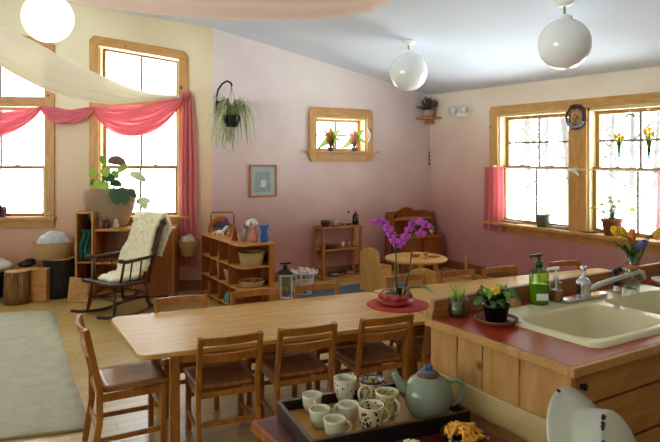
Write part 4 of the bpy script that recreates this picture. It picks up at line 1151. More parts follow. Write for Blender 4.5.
# ------------------------------------------------------------------ round play table and chairs
p = on_z(416, 257, .5); p = V((p.x, p.y, 0))
t = thing('round_play_table', 'small round pale wooden play table in front of the hutch', 'table', p)
m = MB(); m.lathe([(0, .472), (.31, .472), (.318, .478), (.318, .494), (.31, .5), (0, .5)], n=44); m.build('tabletop', birchw, t)
for k in range(4):
    a = PI/4+k*PI/2+.3; m = MB(); m.bar((.22*math.cos(a), .22*math.sin(a), 0), (.2*math.cos(a), .2*math.sin(a), .472), .042); m.build('leg', birchw, t, bevel=.003)
lathe_thing('wooden_bowl', 'pale wooden bowl on the round play table', 'bowl', p+V((.02, .02, .5005)), [(0, 0), (.03, 0), (.06, .03), (.065, .04), (.058, .04), (.03, .01), (0, .01)], birchw)
lathe_thing('wooden_plate', 'wooden plate on the right of the round play table', 'plate', p+V((.17, -.08, .5005)), [(0, 0), (.05, 0), (.075, .012), (.07, .014), (.05, .006), (0, .006)], orangew)
lathe_thing('wooden_goblet', 'small wooden goblet on the round play table', 'cup', p+V((.0, -.15, .5005)), [(0, 0), (.02, 0), (.008, .01), (.008, .03), (.025, .05), (.026, .07), (.022, .07), (0, .04)], honey)
def toddler_chair(label, p, rz):
    t = thing('toddler_chair', label, 'chair', p, rz, 'solid-sided toddler chairs at the round table')
    m = MB(); pts = [(-.13, .0), (.13, .0), (.13, .42)]+[(.13*math.cos(PI*k/12), .42+.085*math.sin(PI*k/12)) for k in range(1, 12)]+[(-.13, .42)]
    m.prism(pts, -.135, -.115, Matrix(((1, 0, 0, 0), (0, 0, 1, 0), (0, 1, 0, 0), (0, 0, 0, 1)))); m.build('backrest', birchw, t, bevel=.005)
    m = MB(); m.box((0, .01, .275), (.262, .25, .022)); m.build('seat', orangew, t, bevel=.004)
    for s in (-1, 1):
        m = MB(); m.box((s*.12, .01, .132), (.02, .235, .263)); m.build('side_panel', birchw, t, bevel=.004)
    return t
q = on_z(376, 290, 0); tc1 = toddler_chair('toddler chair with rounded back beside the tea shelf', q, math.radians(-70))
q = on_z(403, 304, 0); q = V((p.x-.30, p.y-.42, 0))
tc2 = copy_tree(tc1, None, 'toddler chair with rounded back in front of the round play table', q, math.radians(-32))

# ------------------------------------------------------------------ rocking chair
RP = W(-2.07, 5.98); RA = math.radians(0)
face = V((-.58*K-.81*S, .58*S-.81*K)); face.normalize()        # local +Y: the way the chair faces
rz = math.atan2(-face.x, face.y)
t = thing('rocking_chair', 'dark wooden spindle-back rocking chair under a sheepskin', 'rocking chair', RP, rz)
m = MB(); 
def rseat(u, v): return ((u-.5)*(.46+.05*v), -.21+.44*v, .32+.012*v-.015*math.sin(PI*u)*math.sin(PI*v))
m.grid(rseat, 8, 8); m.build('seat', darkw, t, solid=.032)
for s in (-1, 1):
    m = MB(); pts = [(s*.21, -.42+.1*k*.88, .018+.10*((k-5.2)/5.2)**2) for k in range(10)]
    m.tube(pts, .015, 8); m.build('rocker', darkw, t)
    def rk(y): k = (y+.42)/.088; return .018+.10*((k-5.2)/5.2)**2
    for y, ys_ in ((-.22, -.16), (.20, .17)):
        m = MB(); m.tube([(s*.21, y, rk(y)+.01), (s*.2, (y+ys_)/2, .12), (s*.195, (y*.4+ys_*.6), .21), (s*.18, ys_, .32)], [.013, .019, .014, .016], 8); m.build('leg', darkw, t)
    m = MB(); m.tube([(s*.2, -.20, .16), (s*.2, .185, .16)], .010, 8); m.build('side_stretcher', darkw, t)
    m = MB(); m.tube([(s*.215, -.19, .33), (s*.225, -.26, .59), (s*.235, -.36, .89)], [.016, .017, .014], 8); m.build('back_post', darkw, t)
    m = MB(); m.tube([(s*.235, -.25, .555), (s*.25, -.05, .545), (s*.255, .1, .54), (s*.25, .17, .56)], [.014, .018, .02, .02], 8); a_ = m.build('arm', darkw, t)
    m = MB(); m.tube([(s*.215, .13, .33), (s*.245, .11, .54)], [.014, .012], 8); m.build('arm_spindle', darkw, t); m = MB(); m.tube([(s*.215, .03, .33), (s*.245, .02, .54)], .008, 6); m.build('arm_spindle', darkw, t); m = MB(); m.tube([(s*.215, -.08, .33), (s*.24, -.09, .545)], .008, 6); m.build('arm_spindle', darkw, t)
m = MB(); m.tube([(-.19, .18, .18), (.19, .18, .18)], .011, 8); m.build('cross_stretcher', darkw, t); m = MB(); m.tube([(-.19, -.19, .19), (.19, -.19, .19)], .011, 8); m.build('cross_stretcher', darkw, t)
m = MB(); m.tube([(-.235, -.36, .86), (-.12, -.39, .89), (0, -.40, .90), (.12, -.39, .89), (.235, -.36, .86)], [.02, .03, .034, .03, .02], 8); m.build('crest_rail', darkw, t)
for k in range(5):
    x = -.14+.07*k; m = MB(); m.tube([(x*.9, -.20, .33), (x, -.29, .62), (x*1.1, -.385, .88)], .008, 6); m.build('back_spindle', darkw, t)
# sheepskin
path = [(.16, .352), (.0, .36), (-.12, .372), (-.155, .43), (-.20, .55), (-.26, .70), (-.32, .85), (-.365, .94), (-.425, .935), (-.445, .86), (-.42, .70), (-.39, .52)]
def skin(u, v):
    k = u*(len(path)-1); i = min(int(k), len(path)-2); f = k-i
    y = path[i][0]*(1-f)+path[i+1][0]*f; z = path[i][1]*(1-f)+path[i+1][1]*f
    wv = .225*(1+.10*math.sin(u*9)+.05*math.sin(u*23)); wv *= (.85 if u < .25 else 1.0)
    if u < .12: wv *= .6+3.3*u
    if u > .85: wv *= 1-(u-.85)*2
    x = (v-.5)*2*wv*.96-.0
    q = V((x*12, u*30, 1)); nz = mnoise.noise(q)
    edge = 1-abs(v-.5)*2
    return (x+.01*nz, y+.012*nz, z+.010*nz+.006*edge)
m = MB(); m.grid(skin, 60, 24)
o = tag(m.build('sheepskin', wool, loc=RP, rotz=rz, solid=.035, sub=1), 'thick cream sheepskin draped over the rocking chair back and seat', 'sheepskin')
tx = bpy.data.textures.new('wool_curl', 'CLOUDS'); tx.noise_scale = .03
md = o.modifiers.new('curl', 'DISPLACE'); md.texture = tx; md.strength = .03; md.mid_level = .45; md.texture_coords = 'LOCAL'

# ------------------------------------------------------------------ things under the left windows
def LW(px, w, z=0):
    u, _ = FL.hit(px, 200, w); return FL.p(u, w, z)
lrot = math.atan2(-FL.N.x, FL.N.y)+PI      # local -Y faces the room
# low cabinet under window 2
cw0, cw1 = FL.hit(93, 0, .37)[0], FL.hit(174, 0, .37)[0]
cwid = cw0-cw1; zc = zat(230.5, 6.45)
pc_ = FL.p((cw0+cw1)/2, .195, 0)
t = thing('low_open_cabinet', 'low open-fronted wooden cabinet below the left window, behind the rocking chair', 'cabinet', pc_, lrot)
m = MB(); m.box((0, 0, zc-.015), (cwid, .34, .03)); m.build('top', honey, t, bevel=.003)
for x in (-cwid/2+.012, -cwid/2+.42, cwid/2-.012): m = MB(); m.box((x, 0, (zc-.03)/2), (.024, .33, zc-.031)); m.build('side_panel', orangew, t, bevel=.002)
m = MB(); m.box((0, .16, zc/2), (cwid-.05, .012, zc-.07)); m.build('back_panel', redwood, t)
for z in (.04, zc*.5): m = MB(); m.box((-cwid/2+.216, -.0, z), (.38, .30, .02)); m.build('shelf', honey, t)
m = MB(); m.box((.21, -.155, zc/2-.01), (cwid-.45, .018, zc-.06)); m.build('door', redwood, t, bevel=.003)
# things along cabinet top
top_p = lambda px, w: LW(px, w, zc+.0005)
for k, (px, mat, lb) in enumerate(((101, terra, 'small brown clay figure on the cabinet top by the woven planter'), (107, darkw, 'small dark wooden figure on the cabinet top, second from the planter'), (116, plain('pale_stone', '#b8a890', .7), 'small pale stone figure on the cabinet top, nearest the sheepskin'))):
    lathe_thing('little_figure', lb, 'figure', top_p(px, .33), [(0, 0), (.03, 0), (.034, .03), (.02, .06), (.022, .08), (.012, .10), (0, .105)], mat, 14)
# woven planter with plant
pp = top_p(110, .18)
rt = .30
t = thing('potted_begonia', 'big leafy plant in a wide grey-brown woven planter below the left window', 'plant', pp)
pp_top = zat(190, 6.6)-zc
m = MB(Matrix.Diagonal((1, .62, 1, 1))); m.lathe([(0, 0), (.24, 0), (.27, .03), (.30, .18), (.29, pp_top), (.26, pp_top), (.27, .17), (.23, .03), (0, .03)], n=36); m.M = Matrix.Rotation(-.48, 4, 'Z') @ Matrix.Diagonal((1, .55, 1, 1))
m2 = MB(Matrix.Rotation(-.48, 4, 'Z') @ Matrix.Diagonal((1, .55, 1, 1))); m2.lathe([(0, 0), (.15, 0), (.19, .03), (.265, pp_top*.5), (.285, pp_top*.8), (.27, pp_top), (.24, pp_top), (.255, pp_top*.8), (.23, pp_top*.5), (.15, .03), (0, .03)], n=36); m2.build('woven_planter', basketd, t)
m = MB(Matrix.Rotation(-.48, 4, 'Z') @ Matrix.Diagonal((1, .55, 1, 1))); m.lathe([(0, pp_top-.05), (.25, pp_top-.05)], n=24); m.build('soil', darkbark, t)
TTp = pp.x*S+pp.y*K
def relp(px, py, dt=0): return at_t(px, py, TTp+dt)-pp
mats = {'l': (MB(), leafl, 'light_leaves'), 'd': (MB(), leafd, 'dark_leaves'), 'r': (MB(), leafred, 'bronze_leaves'), 'p': (MB(), leafpale, 'pale_leaves')}
stm = MB()
for (px, py, qx, qy, w, kk, dt) in [(97, 173, 89, 174, .10, 'l', -.1), (98, 180, 97, 189, .09, 'l', -.12), (104, 168, 107, 177, .11, 'l', -.1), (108, 160, 126, 164, .12, 'r', 0), (117, 172, 129, 167, .10, 'l', -.05), (103, 176, 115, 182, .10, 'd', -.1),
                                 (130, 173, 146, 182, .10, 'p', -.05), (112, 190, 118, 205, .12, 'd', -.15), (120, 188, 126, 205, .13, 'd', -.15), (128, 191, 136, 198, .08, 'd', -.1), (136, 202, 151, 202, .09, 'p', -.08), (141, 198, 146, 210, .09, 'p', -.08),
                                 (105, 165, 101, 156, .07, 'l', .03), (110, 183, 122, 186, .09, 'd', -.1), (94, 185, 90, 180, .07, 'l', -.05), (118, 178, 111, 172, .08, 'l', 0), (101, 184, 108, 190, .09, 'l', -.14)]:
    b = relp(px, py, dt); e = relp(qx, qy, dt-.05); mid = (b+e)/2+V((0, 0, .015))
    mats[kk][0].leaf([b, b*.7+mid*.3, mid, e*.6+mid*.4, e], w, .2, up=(-.4, -.8, .5))
    o0 = V((random.uniform(-.1, .05), 0, pp_top-.03)); stm.tube([o0, (o0+b)/2+V((0, 0, .03)), b], .005, 5)
for k in mats: mats[k][0].build(mats[k][2], mats[k][1], t)
stm.build('stems', leaf, t)
# tall crate left of cabinet
u0, _ = FL.hit(84, 0, .40); p = FL.p(u0, .22, 0); cz = zat(213, 6.45)
t = thing('tall_wooden_crate', 'tall narrow open wooden crate left of the low cabinet', 'crate', p, lrot)
m = MB(); wd_ = .19
for s in (-1, 1): m.box((s*(wd_/2-.01), 0, cz/2), (.02, .36, cz))
m.box((0, 0, cz-.01), (wd_-.04, .36, .02)); m.box((0, 0, .02), (wd_-.04, .36, .02)); m.build('frame', honey, t, bevel=.003)
m = MB(); m.box((0, .17, cz/2), (wd_-.04, .012, cz-.06)); m.build('back_panel', darkw, t)
m = MB(); m.box((0, 0, cz*.42), (wd_-.042, .34, .018)); m.build('shelf', orangew, t)
m = MB()
def gcl(u, v): return ((v-.5)*.11+.012*math.sin(u*8), -.12+.03*math.sin(v*13+u*5), .02+.32*(1-u)+.02*mnoise.noise(V((u*6, v*6, 2))))
m.grid(gcl, 20, 16); tag(m.build('green_cloth', greencl, loc=p+V((0, 0, cz*.42+.008)), rotz=lrot, solid=.02), 'dark green cloth stuffed inside the tall crate', 'cloth')
# stump with linen basket
q = LW(59, .20); sb_h = zat(261, 6.5)
t = thing('tree_stump', 'broad dark tree stump under the straw basket of linen', 'stump', q)
m = MB(); n = 20
prof = [(0, 0), (.175, 0), (.168, .1), (.162, sb_h-.03), (.165, sb_h-.002)]
m.lathe(prof, n=n); m.build('bark', darkbark, t)
m = MB(); m.lathe([(0, sb_h-.012), (.163, sb_h-.012), (.167, sb_h-.004), (.164, sb_h), (0, sb_h)], n=n); m.build('cut_top', cutwood, t)
b = basket('wide straw basket of pale linen standing on the dark stump', q+V((-.05, 0.0, sb_h+.0005)), .21, .17, .17, basketm, True, .8, .1)
cloth_heap('linen_pile', 'crumpled pale blue and white linen filling the wide straw basket', 'linen', q+V((-.05, 0, sb_h+.12)), .175, .16, bluewhite, 11, ry=.8)
# log seat, box, board, cushion, dark bench
q = on_z(17, 303, 0); lh_ = zat(270.5, (q.x*S+q.y*K))
t = thing('log_stool', 'short peeled log used as a stool at the rug edge', 'stool', q)
m = MB(); rr0 = .125; vs = []
m.lathe([(0, 0), (rr0*1.02, 0), (rr0, lh_*.5), (rr0*.96, lh_-.004)], n=22); m.build('bark', bark, t)
m = MB(); m.lathe([(0, lh_-.01), (rr0*.95, lh_-.01), (rr0*.94, lh_), (0, lh_)], n=22); m.build('cut_top', cutwood, t)
q = LW(39, .385); bhh = zat(271, 6.45)
t = thing('wooden_box', 'low honey-coloured wooden box on the floor between log stool and dark stump', 'box', q, lrot)
m = MB(); m.box((-.0, .0, bhh/2), (.21, .15, bhh)); m.build('box_body', honey, t, bevel=.006)
m = MB(); m.box((0, 0, bhh+.008), (.22, .165, .016)); m.build('lid', cutwood, t, bevel=.004)
m = MB(); m.box((-.02, -.078, bhh*.6), (.12, .008, .02)); m.build('handle', cutwood, t, bevel=.002)
q = LW(79, .52); m = MB(); m.prism([(-.12, 0), (.10, 0), (.11, .24), (-.09, .27)], -.02, .02, Matrix(((1, 0, 0, 0), (0, 0, 1, 0), (0, 1, 0, 0), (0, 0, 0, 1))))
tag(m.build('wood_slab', cutwood, loc=q, rotz=lrot, bevel=.008), 'upright sawn wood slab on the floor in front of the tall crate', 'slab')
q = LW(-22, .32); 
m = MB(); m.box((0, 0, .14), (.42, .4, .28)); tag(m.build('dark_bench_box', darkw, loc=q, rotz=lrot, bevel=.006), 'dark wooden bench box at the left picture edge', 'bench')
m = MB(); m.ell((0, 0, .055), (.26, .17, .075), 20); m.ell((-.05, .02, .11), (.2, .14, .05), 16)
tag(m.build('grey_cushion', sheepin, loc=q+V((.10, -.05, .301)), rotz=lrot), 'pale grey cushions heaped on the dark bench box', 'cushion')
q = LW(20, .135)
t = thing('low_bench', 'low wooden bench against the wall behind the log stool', 'bench', q, lrot)
m = MB(); m.box((0, 0, .30), (.34, .2, .03)); m.build('seat', honey, t, bevel=.003)
for s in (-1, 1): m = MB(); m.box((s*.14, 0, .142), (.04, .16, .284)); m.build('leg', darkw, t)
m = MB(); m.ell((0, 0, .03), (.10, .08, .03), 12); m.ell((.03, 0, .06), (.06, .05, .03), 10); tag(m.build('black_bag', black, loc=LW(27, .135, .3155)), 'small black bag on the low bench beside the linen basket', 'bag')
# pot on sill of window 1
u, _ = FL.hit(2, 0, .0); p = FL.p(u, .01, zsill+.0305)
t = thing('sill_plant', 'small plant in a purple pot on the left window sill', 'plant', p)
m = MB(); m.lathe([(0, 0), (.045, 0), (.06, .10), (.064, .11), (.057, .11), (.05, .09), (0, .09)], n=22); m.build('pot', purplepot, t)
m = MB()
for k in range(12):
    a = k*2.1; L = .05+.03*random.random(); m.leaf([(0, 0, .09), (math.cos(a)*L*.5, math.sin(a)*L*.5, .13), (math.cos(a)*L, math.sin(a)*L, .12)], .03)
m.build('leaves', leafd, t)
# pull cord on window 1
u, z = FL.hit(49, 215, .03); 
t = thing('blind_cord', 'white blind cord with ring hanging down the left window frame', 'cord', FL.p(u, .036, z))
m = MB(); m.tube([(0, 0, .03), (0, 0, .5)], .003, 6); m.build('cord', offwhite, t)
m = MB(); m.tube([(.016*math.cos(2*PI*k/12)*K, -.016*math.cos(2*PI*k/12)*S, .016+.016*math.sin(2*PI*k/12)) for k in range(13)], .005, 6); m.build('ring', offwhite, t)

# ------------------------------------------------------------------ curtains and cloths
def swag(name, pxa, ya, pxb, yb, sag_t, sag_b, mat, w0=.05):
    ua, za = FL.hit(pxa, ya); ub, zb = FL.hit(pxb, yb); m = MB(); N = 6
    for i in range(N):
        f0 = max(0, i/N-.06); f1 = min(1, (i+1)/N+.10)
        sk = random.uniform(-.12, .12)
        def fn(u, v):
            s4 = (4*u*(1-u))**.85*(1+sk*(u-.5)*2); f = f0+(f1-f0)*v
            z = za+(zb-za)*u-sag_t*s4-(sag_b-sag_t)*s4*f-.05*f+.012*math.sin(u*9+i*2)*s4
            w = w0+.008*i+.03*s4*f+.014*math.sin(v*PI)+.008*math.sin(u*15+v*5+i)
            return FL.p(ua+(ub-ua)*u, w, z)
        m.grid(fn, 36, 10)
    return m
pxm = 611/6.85
root = thing('red_swag', 'long sheer red scarf swagged along the tops of the left windows with a hanging tail', 'curtain', (0, 0, 0))
swag('s', -75, 104, 44, 106, .08, .34, swag_m).build('swag_fold', swag_m, root)
swag('s', 44, 106, 95, 107, .03, .17, swag_m).build('swag_fold', swag_m, root)
swag('s', 95, 107, 184, 96, .04, .36, swag_m).build('swag_fold', swag_m, root)
uT, zT = FL.hit(186, 96); _, zBt = FL.hit(186, 268)
m = MB()
def tail(u, v):
    wd = .07+.13*min(1, u*2.2)**.6-.02*math.sin(u*3)
    return FL.p(uT-.02-(v-.42)*wd, .055+.022*math.sin(v*19+math.sin(u*3))*(.4+.6*min(1, u*3)), zT+.03-(zT-zBt)*u)
m.grid(tail, 40, 40); m.build('swag_tail', redcurt, root)
m = MB(); m.ell(FL.p(uT-.01, .05, zT), (.05, .04, .06), 12); m.build('knot', redcurt, root)
# white hammock sheer
edge_u = [(-110, -92, 4.6), (-40, 5, 5.0), (0, 25, 5.35), (44, 47.5, 5.75), (75, 64.5, 6.05), (136, 90, 6.5), (179, 96, 6.74)]
edge_l = [(-110, -88, 4.65), (-40, 38, 5.05), (0, 66, 5.4), (51, 92, 5.85), (102, 103.5, 6.3), (136, 102.5, 6.55), (180, 97, 6.74)]
def interp(E, u):
    k = u*(len(E)-1); i = min(int(k), len(E)-2); f = k-i
    def cr(a, b, c, d): return .5*((2*b)+(-a+c)*f+(2*a-5*b+4*c-d)*f*f+(-a+3*b-3*c+d)*f**3)
    P = [E[max(i-1, 0)], E[i], E[i+1], E[min(i+2, len(E)-1)]]
    return [cr(*[q[j] for q in P]) for j in range(3)]
m = MB()
def ham(u, v):
    a = interp(edge_u, u); b = interp(edge_l, u); A = at_t(*a); B = at_t(*b)
    q = A.lerp(B, v); bulge = .16*math.sin(PI*v)*(1-u*.9)
    q = q-V((S, K, 0))*bulge+V((0, 0, -.015*math.sin(PI*v)+.008*math.sin(v*25+u*4)))
    return q
m.grid(ham, 48, 24)
def ham2(u, v):
    b = interp(edge_l, u); a = interp(edge_u, u); A = at_t(a[0]-2, a[1]-2, a[2]+.25*(1-u)); B = at_t(*b)
    return B.lerp(A, v)+V((0, 0, -.05*math.sin(PI*v)*(1-u)))
m.grid(ham2, 48, 16)
tag(m.build('white_sheer_cloth', whitesheer), 'white sheer cloth slung in a hammock curve across the left windows', 'cloth')
# pink canopy
ce = [(60, -4), (75, 3), (110, 11), (160, 16.5), (220, 20), (300, 20.5), (345, 17), (372, 11), (396, -2)]
m = MB()
def can(u, v):
    k = u*(len(ce)-1); i = min(int(k), len(ce)-2); f = k-i
    px = ce[i][0]*(1-f)+ce[i+1][0]*f; py = ce[i][1]*(1-f)+ce[i+1][1]*f
    A = at_t(px, py, 4.9); back = V((-S, -K, 0))*1.9*v
    s_ = .02*math.sin(v*30+u*4)*math.sin(PI*u)
    return A+back+V((0, 0, .12*v+.10*math.sin(PI*min(1, v*3))*-.25+s_))
m.grid(can, 48, 40)
tag(m.build('pink_canopy', pinkcanopy, sub=1), 'salmon pink cloth draped under the ceiling above the tables', 'canopy')

# ------------------------------------------------------------------ right window dressing
xr = XR-.07
def cafe(name, label, pxa, pxb, pyt, pyb):
    a = on_x(pxa, pyt, xr); b = on_x(pxb, pyt, xr); zb_ = on_x(pxa, pyb, xr).z
    t = thing(name, label, 'curtain', (xr, (a.y+b.y)/2, zb_))
    m = MB(); W_ = abs(a.y-b.y); hgt = a.z-zb_
    def fn(u, v): return (.026*math.sin(v*26+.6*math.sin(u*4)), (v-.5)*W_*(.9+.1*u), hgt*(1-u))
    m.grid(fn, 24, 60); m.build('cloth', redcurt, t)
    return t
cafe('cafe_curtain', 'short red cafe curtain gathered at the left side of the right-hand windows', 483, 504, 167, 229)
cafe('cafe_curtain', 'short red cafe curtain at the right picture edge of the window', 655, 690, 172, 240)
zr = on_x(540, 168.5, xr).z
t = thing('curtain_rod', 'thin pale cafe curtain rod across the middle of the right-hand windows', 'curtain rod', (xr, 4.2, zr))
m = MB(); m.tube([(0, 1.24, 0), (0, -1.55, 0)], .008, 8); m.build('rod', offwhite, t)
yy = (rg2+rg1e)/2-4.2
for y in (1.22, yy): m = MB(); m.box((.022, y, 0), (.04, .02, .05)); m.build('bracket', offwhite, t)
m = MB(); m.tube([(-.012, yy+.06, .0), (-.014, yy, -.02), (-.014, yy-.05, -.06)], [.012, .015, .01], 8); m.build('tie_cord', offwhite, t)
# sill things
zs = rzs+.0055
def sill_p(px, dx=.06): q = on_x(px, 220, XR-dx); return V((XR-dx, q.y, zs))
lathe_thing('blue_grey_planter', 'small blue-grey flower pot on the right-hand window sill', 'pot', sill_p(543, .03), [(0, 0), (.065, 0), (.085, .13), (.088, .14), (.08, .14), (.07, .11), (0, .11)], plain('grey_glaze', '#66706c', .5, noise=.2, scale=20))
p = sill_p(612, .03); t = thing('sill_geranium', 'leafy seedling in a terracotta pot on the right-hand window sill', 'plant', p)
m = MB(); m.lathe([(0, 0), (.075, 0), (.10, .14), (.108, .14), (.108, .17), (.098, .17), (.09, .14), (0, .14)], n=26); m.build('pot', terra, t)
m = MB(); l = MB(); TT = p.x*S+p.y*K
for px, py in ((600, 212), (606, 205), (612, 202), (618, 207), (607, 198), (622, 202), (630, 210), (613, 211), (596, 208)):
    q = at_t(px, py, TT)-p+V((random.uniform(-.03, .03), 0, 0)); m.tube([(0, 0, .14), (q*.5)+V((0, 0, .12)), q], .004, 5)
    e = q+V((0, random.choice((-1, 1))*.06, -.01)); l.leaf([q, (q+e)/2+V((0, 0, .01)), e], .055, up=(-.6, -.5, .6))
m.tube([(0, 0, .15), at_t(611, 203, TT)-p, at_t(620, 198, TT)-p, at_t(628, 202, TT)-p], .004, 5)
m.build('stems', leaf, t); l.build('leaves', leafl, t)
lathe_thing('grey_saucer', 'flat grey saucer on the sill at the mullion, left of the terracotta pot', 'saucer', sill_p(590, -.0), [(0, 0), (.08, 0), (.10, .02), (.094, .02), (.075, .006), (0, .006)], greyf)
for k, (px, lb) in enumerate(((512, 'thin grey tray lying at the left end of the window sill'), (560, 'thin grey tray lying on the sill right of the blue-grey pot'))):
    p = sill_p(px, .0); m = MB(); m.box((0, 0, .008), (.13, .26, .016)); m.box((0, 0, .02), (.11, .22, .008)); tag(m.build('seed_tray', greyf, loc=p, bevel=.003), lb, 'tray', 'grey trays on the window sill')
# wreath on mullion
q = on_x(576, 117, XR-.05)
t = thing('twig_wreath', 'small dark twig wreath hung on the post between the right-hand windows', 'wreath', q)
m = MB()
for k in range(26):
    a = random.uniform(0, 2*PI); pts = []; r = .105+random.uniform(-.02, .02)
    for j in range(9):
        b = a+j*.35; rr_ = r+random.uniform(-.012, .012); pts.append((random.uniform(-.018, .018), rr_*math.cos(b), rr_*1.1*math.sin(b)))
    m.tube(pts, .004, 5)
m.build('twigs', plain('twig', '#4a4048', .8, noise=.3, scale=20), t)
m = MB()
for k in range(10): a = random.uniform(3.6, 5.6); m.ell((-.02, .1*math.cos(a)+.0, .11*math.sin(a)), (.012, .028, .02), 8)
m.ell((-.015, .0, .0), (.02, .03, .03), 8)
m.build('dried_flowers', plain('dried_grey', '#8a8490', .9), t)
# hanging bud vases
tleaf = sheer('thin_green_leaf', '#7d8a44', .05, .35); tleaf2 = sheer('thin_bronze_leaf', '#8a6434', .05, .35); tpink = sheer('thin_pink_leaf', '#c08a78', .05, .35); tyel = sheer('thin_yellow_petal', '#e8c83c', .05, .5)
def budvase(label, px, pyt, pyb, hookpy):
    q = on_x(px, pyb, XR-.04); t = thing('hanging_bud_vase', label, 'vase', q, 0, 'glass bud vases hung in the right window')
    top = on_x(px, pyt, XR-.04).z-q.z; hk = on_x(px, hookpy, XR-.04).z-q.z
    m = MB(); m.lathe([(0, 0), (.012, .005), (.018, top*.4), (.024, top*.6), (.021, top*.6), (.009, .012), (0, .012)], n=14); m.build('vial', clearglass('blue_tinted_glass', '#9fbfc4', .1), t)
    m = MB(); m.tube([(0, 0, top*.55), (0, 0, hk)], .0025, 5); m.build('string', offwhite, t)
    m = MB()
    for k in range(8):
        a = k*2.3; m.leaf([(0, 0, .05), (.02*math.cos(a), .03*math.sin(a), top*.55), (.03*math.cos(a), .07*math.sin(a), top*(.8+.05*(k % 4)))], .025)
    m.build('leaves', tleaf, t)
    m = MB()
    for k in range(6): a = k*1.1; m.ell((.01*math.cos(a), .045*math.sin(a), top*(.75+.05*(k % 4))), (.014, .02, .022), 7)
    m.build('blossoms', tyel, t)
    m = MB(); m.lathe([(0, 0), (.02, 0), (.012, .012), (0, .014)], (0, 0, hk-.012), 12); m.build('suction_hook', glassm, t)
budvase('hanging glass vial of pale leaves, left of the pane divider in the right window', 619, 132, 157, 117)
budvase('hanging glass vial of yellow blossoms near the right picture edge', 649, 126, 160, 109)
q = on_x(630, 116.5, XR-.04)
t = thing('hanging_sun_catcher', 'small dark arched ornament hung at the top of the right window', 'ornament', q)
m = MB(); m.tube([(0, .045*math.cos(a), .03*math.sin(a)-.01) for a in [PI*k/8 for k in range(9)]], [.004]+[.01]*7+[.004], 8); m.build('arch', plain('slate_blue', '#5a6878', .5), t)
m = MB(); m.tube([(0, 0, .02), (0, 0, .13)], .002, 5); m.build('string', offwhite, t)
# emergency light
q = on_x(464, 113, XR); t = thing('emergency_light', 'white twin-head emergency light on the right wall by the corner', 'light', (XR-.0275, q.y, q.z))
m = MB(); m.box((0, 0, 0), (.055, .22, .10)); m.build('housing', white, t, bevel=.01)
for s in (-1, 1):
    m = MB(); m.lathe([(0, 0), (.03, 0), (.055, .05), (.058, .07), (.0, .075)], n=20, M=Matrix.Translation((-.03, s*.10, .035)) @ Matrix.Rotation(-PI/2, 4, 'Y')); m.build('lamp_head', plain('grey_lens', '#dcdee0', .25), t)
# corner shelf with wreath basket
q = on_y(430, 118, YB)
t = thing('corner_shelf', 'little triangular wooden shelf in the upper corner of the room', 'shelf', (XR, YB, q.z))
m = MB(); m.prism([(-.0, 0), (-.26, 0), (-.2, -.12), (-.12, -.2), (0, -.26)], -.025, 0); m.build('board', orangew, t, bevel=.003)
m = MB(); m.prism([(0, 0), (-.1, 0), (0, -.1)], -.09, -.025); m.build('bracket', orangew, t)
p = V((XR-.12, YB-.12, q.z+.0005))
t = thing('dried_flower_pot', 'pale pot with a bush of dried twigs on the corner shelf', 'plant', p)
m = MB(); m.lathe([(0, 0), (.05, 0), (.075, .07), (.07, .10), (.062, .10), (0, .08)], n=20); m.build('pot', plain('pale_pink_pot', '#b89a8c', .6), t)
m = MB()
for k in range(60):
    a = random.uniform(0, 2*PI); b = random.uniform(.2, 1.5); L = random.uniform(.11, .18)
    d = V((math.cos(a)*math.cos(b), math.sin(a)*math.cos(b), math.sin(b))); m.tube([(0, 0, .07), d*L*.6+V((0, 0, .09)), d*L+V((0, 0, .10+random.uniform(-.03, .03)))], [.005, .006, .012], 5)
m.build('dried_twigs', plain('dried_plum', '#5e4a52', .9, noise=.3, scale=30), t)
# string of ornaments below
q = on_y(429, 166, YB-.03); 
t = thing('ornament_string', 'vertical string of small dark shells hanging in the room corner', 'ornament', (q.x, q.y, q.z))
m = MB(); m.tube([(0, 0, 0), (0, 0, .46)], .002, 5); m.build('cord', darkw, t)
for k in range(4): m = MB(); m.ell((0, -.005, .03+.055*k), (.016, .012, .018), 8); m.build('shell', terra if k % 2 else darkw, t)

# ------------------------------------------------------------------ back wall: picture, bracket plant, window plants
q0 = on_y(249, 165, YB); q1 = on_y(276, 196.5, YB)
pw, ph = q1.x-q0.x, q0.z-q1.z
t = thing('framed_picture', 'small framed pale print hanging on the back wall', 'picture', ((q0.x+q1.x)/2, YB-.012, q1.z))
m = MB()
for s in (-1, 1): m.box((s*(pw/2-.009), 0, ph/2), (.018, .022, ph)); m.box((0, 0, ph/2+s*(ph/2-.009)), (pw-.036, .022, .018))
m.build('frame', orangew, t)
m = MB(); m.box((0, .004, ph/2), (pw-.03, .006, ph-.03)); m.build('mount', matm, t)
m = MB(); m.box((0, -.001, ph/2-.01), (pw*.55, .004, ph*.62)); m.build('print', paperm, t)
m = MB(); m.box((0, -.004, ph*.42), (pw*.18, .002, ph*.22)); m.build('pale_print_motif', white, t)
m = MB(); m.box((0, -.008, ph/2), (pw-.036, .002, ph-.036)); m.build('glass', panem, t)
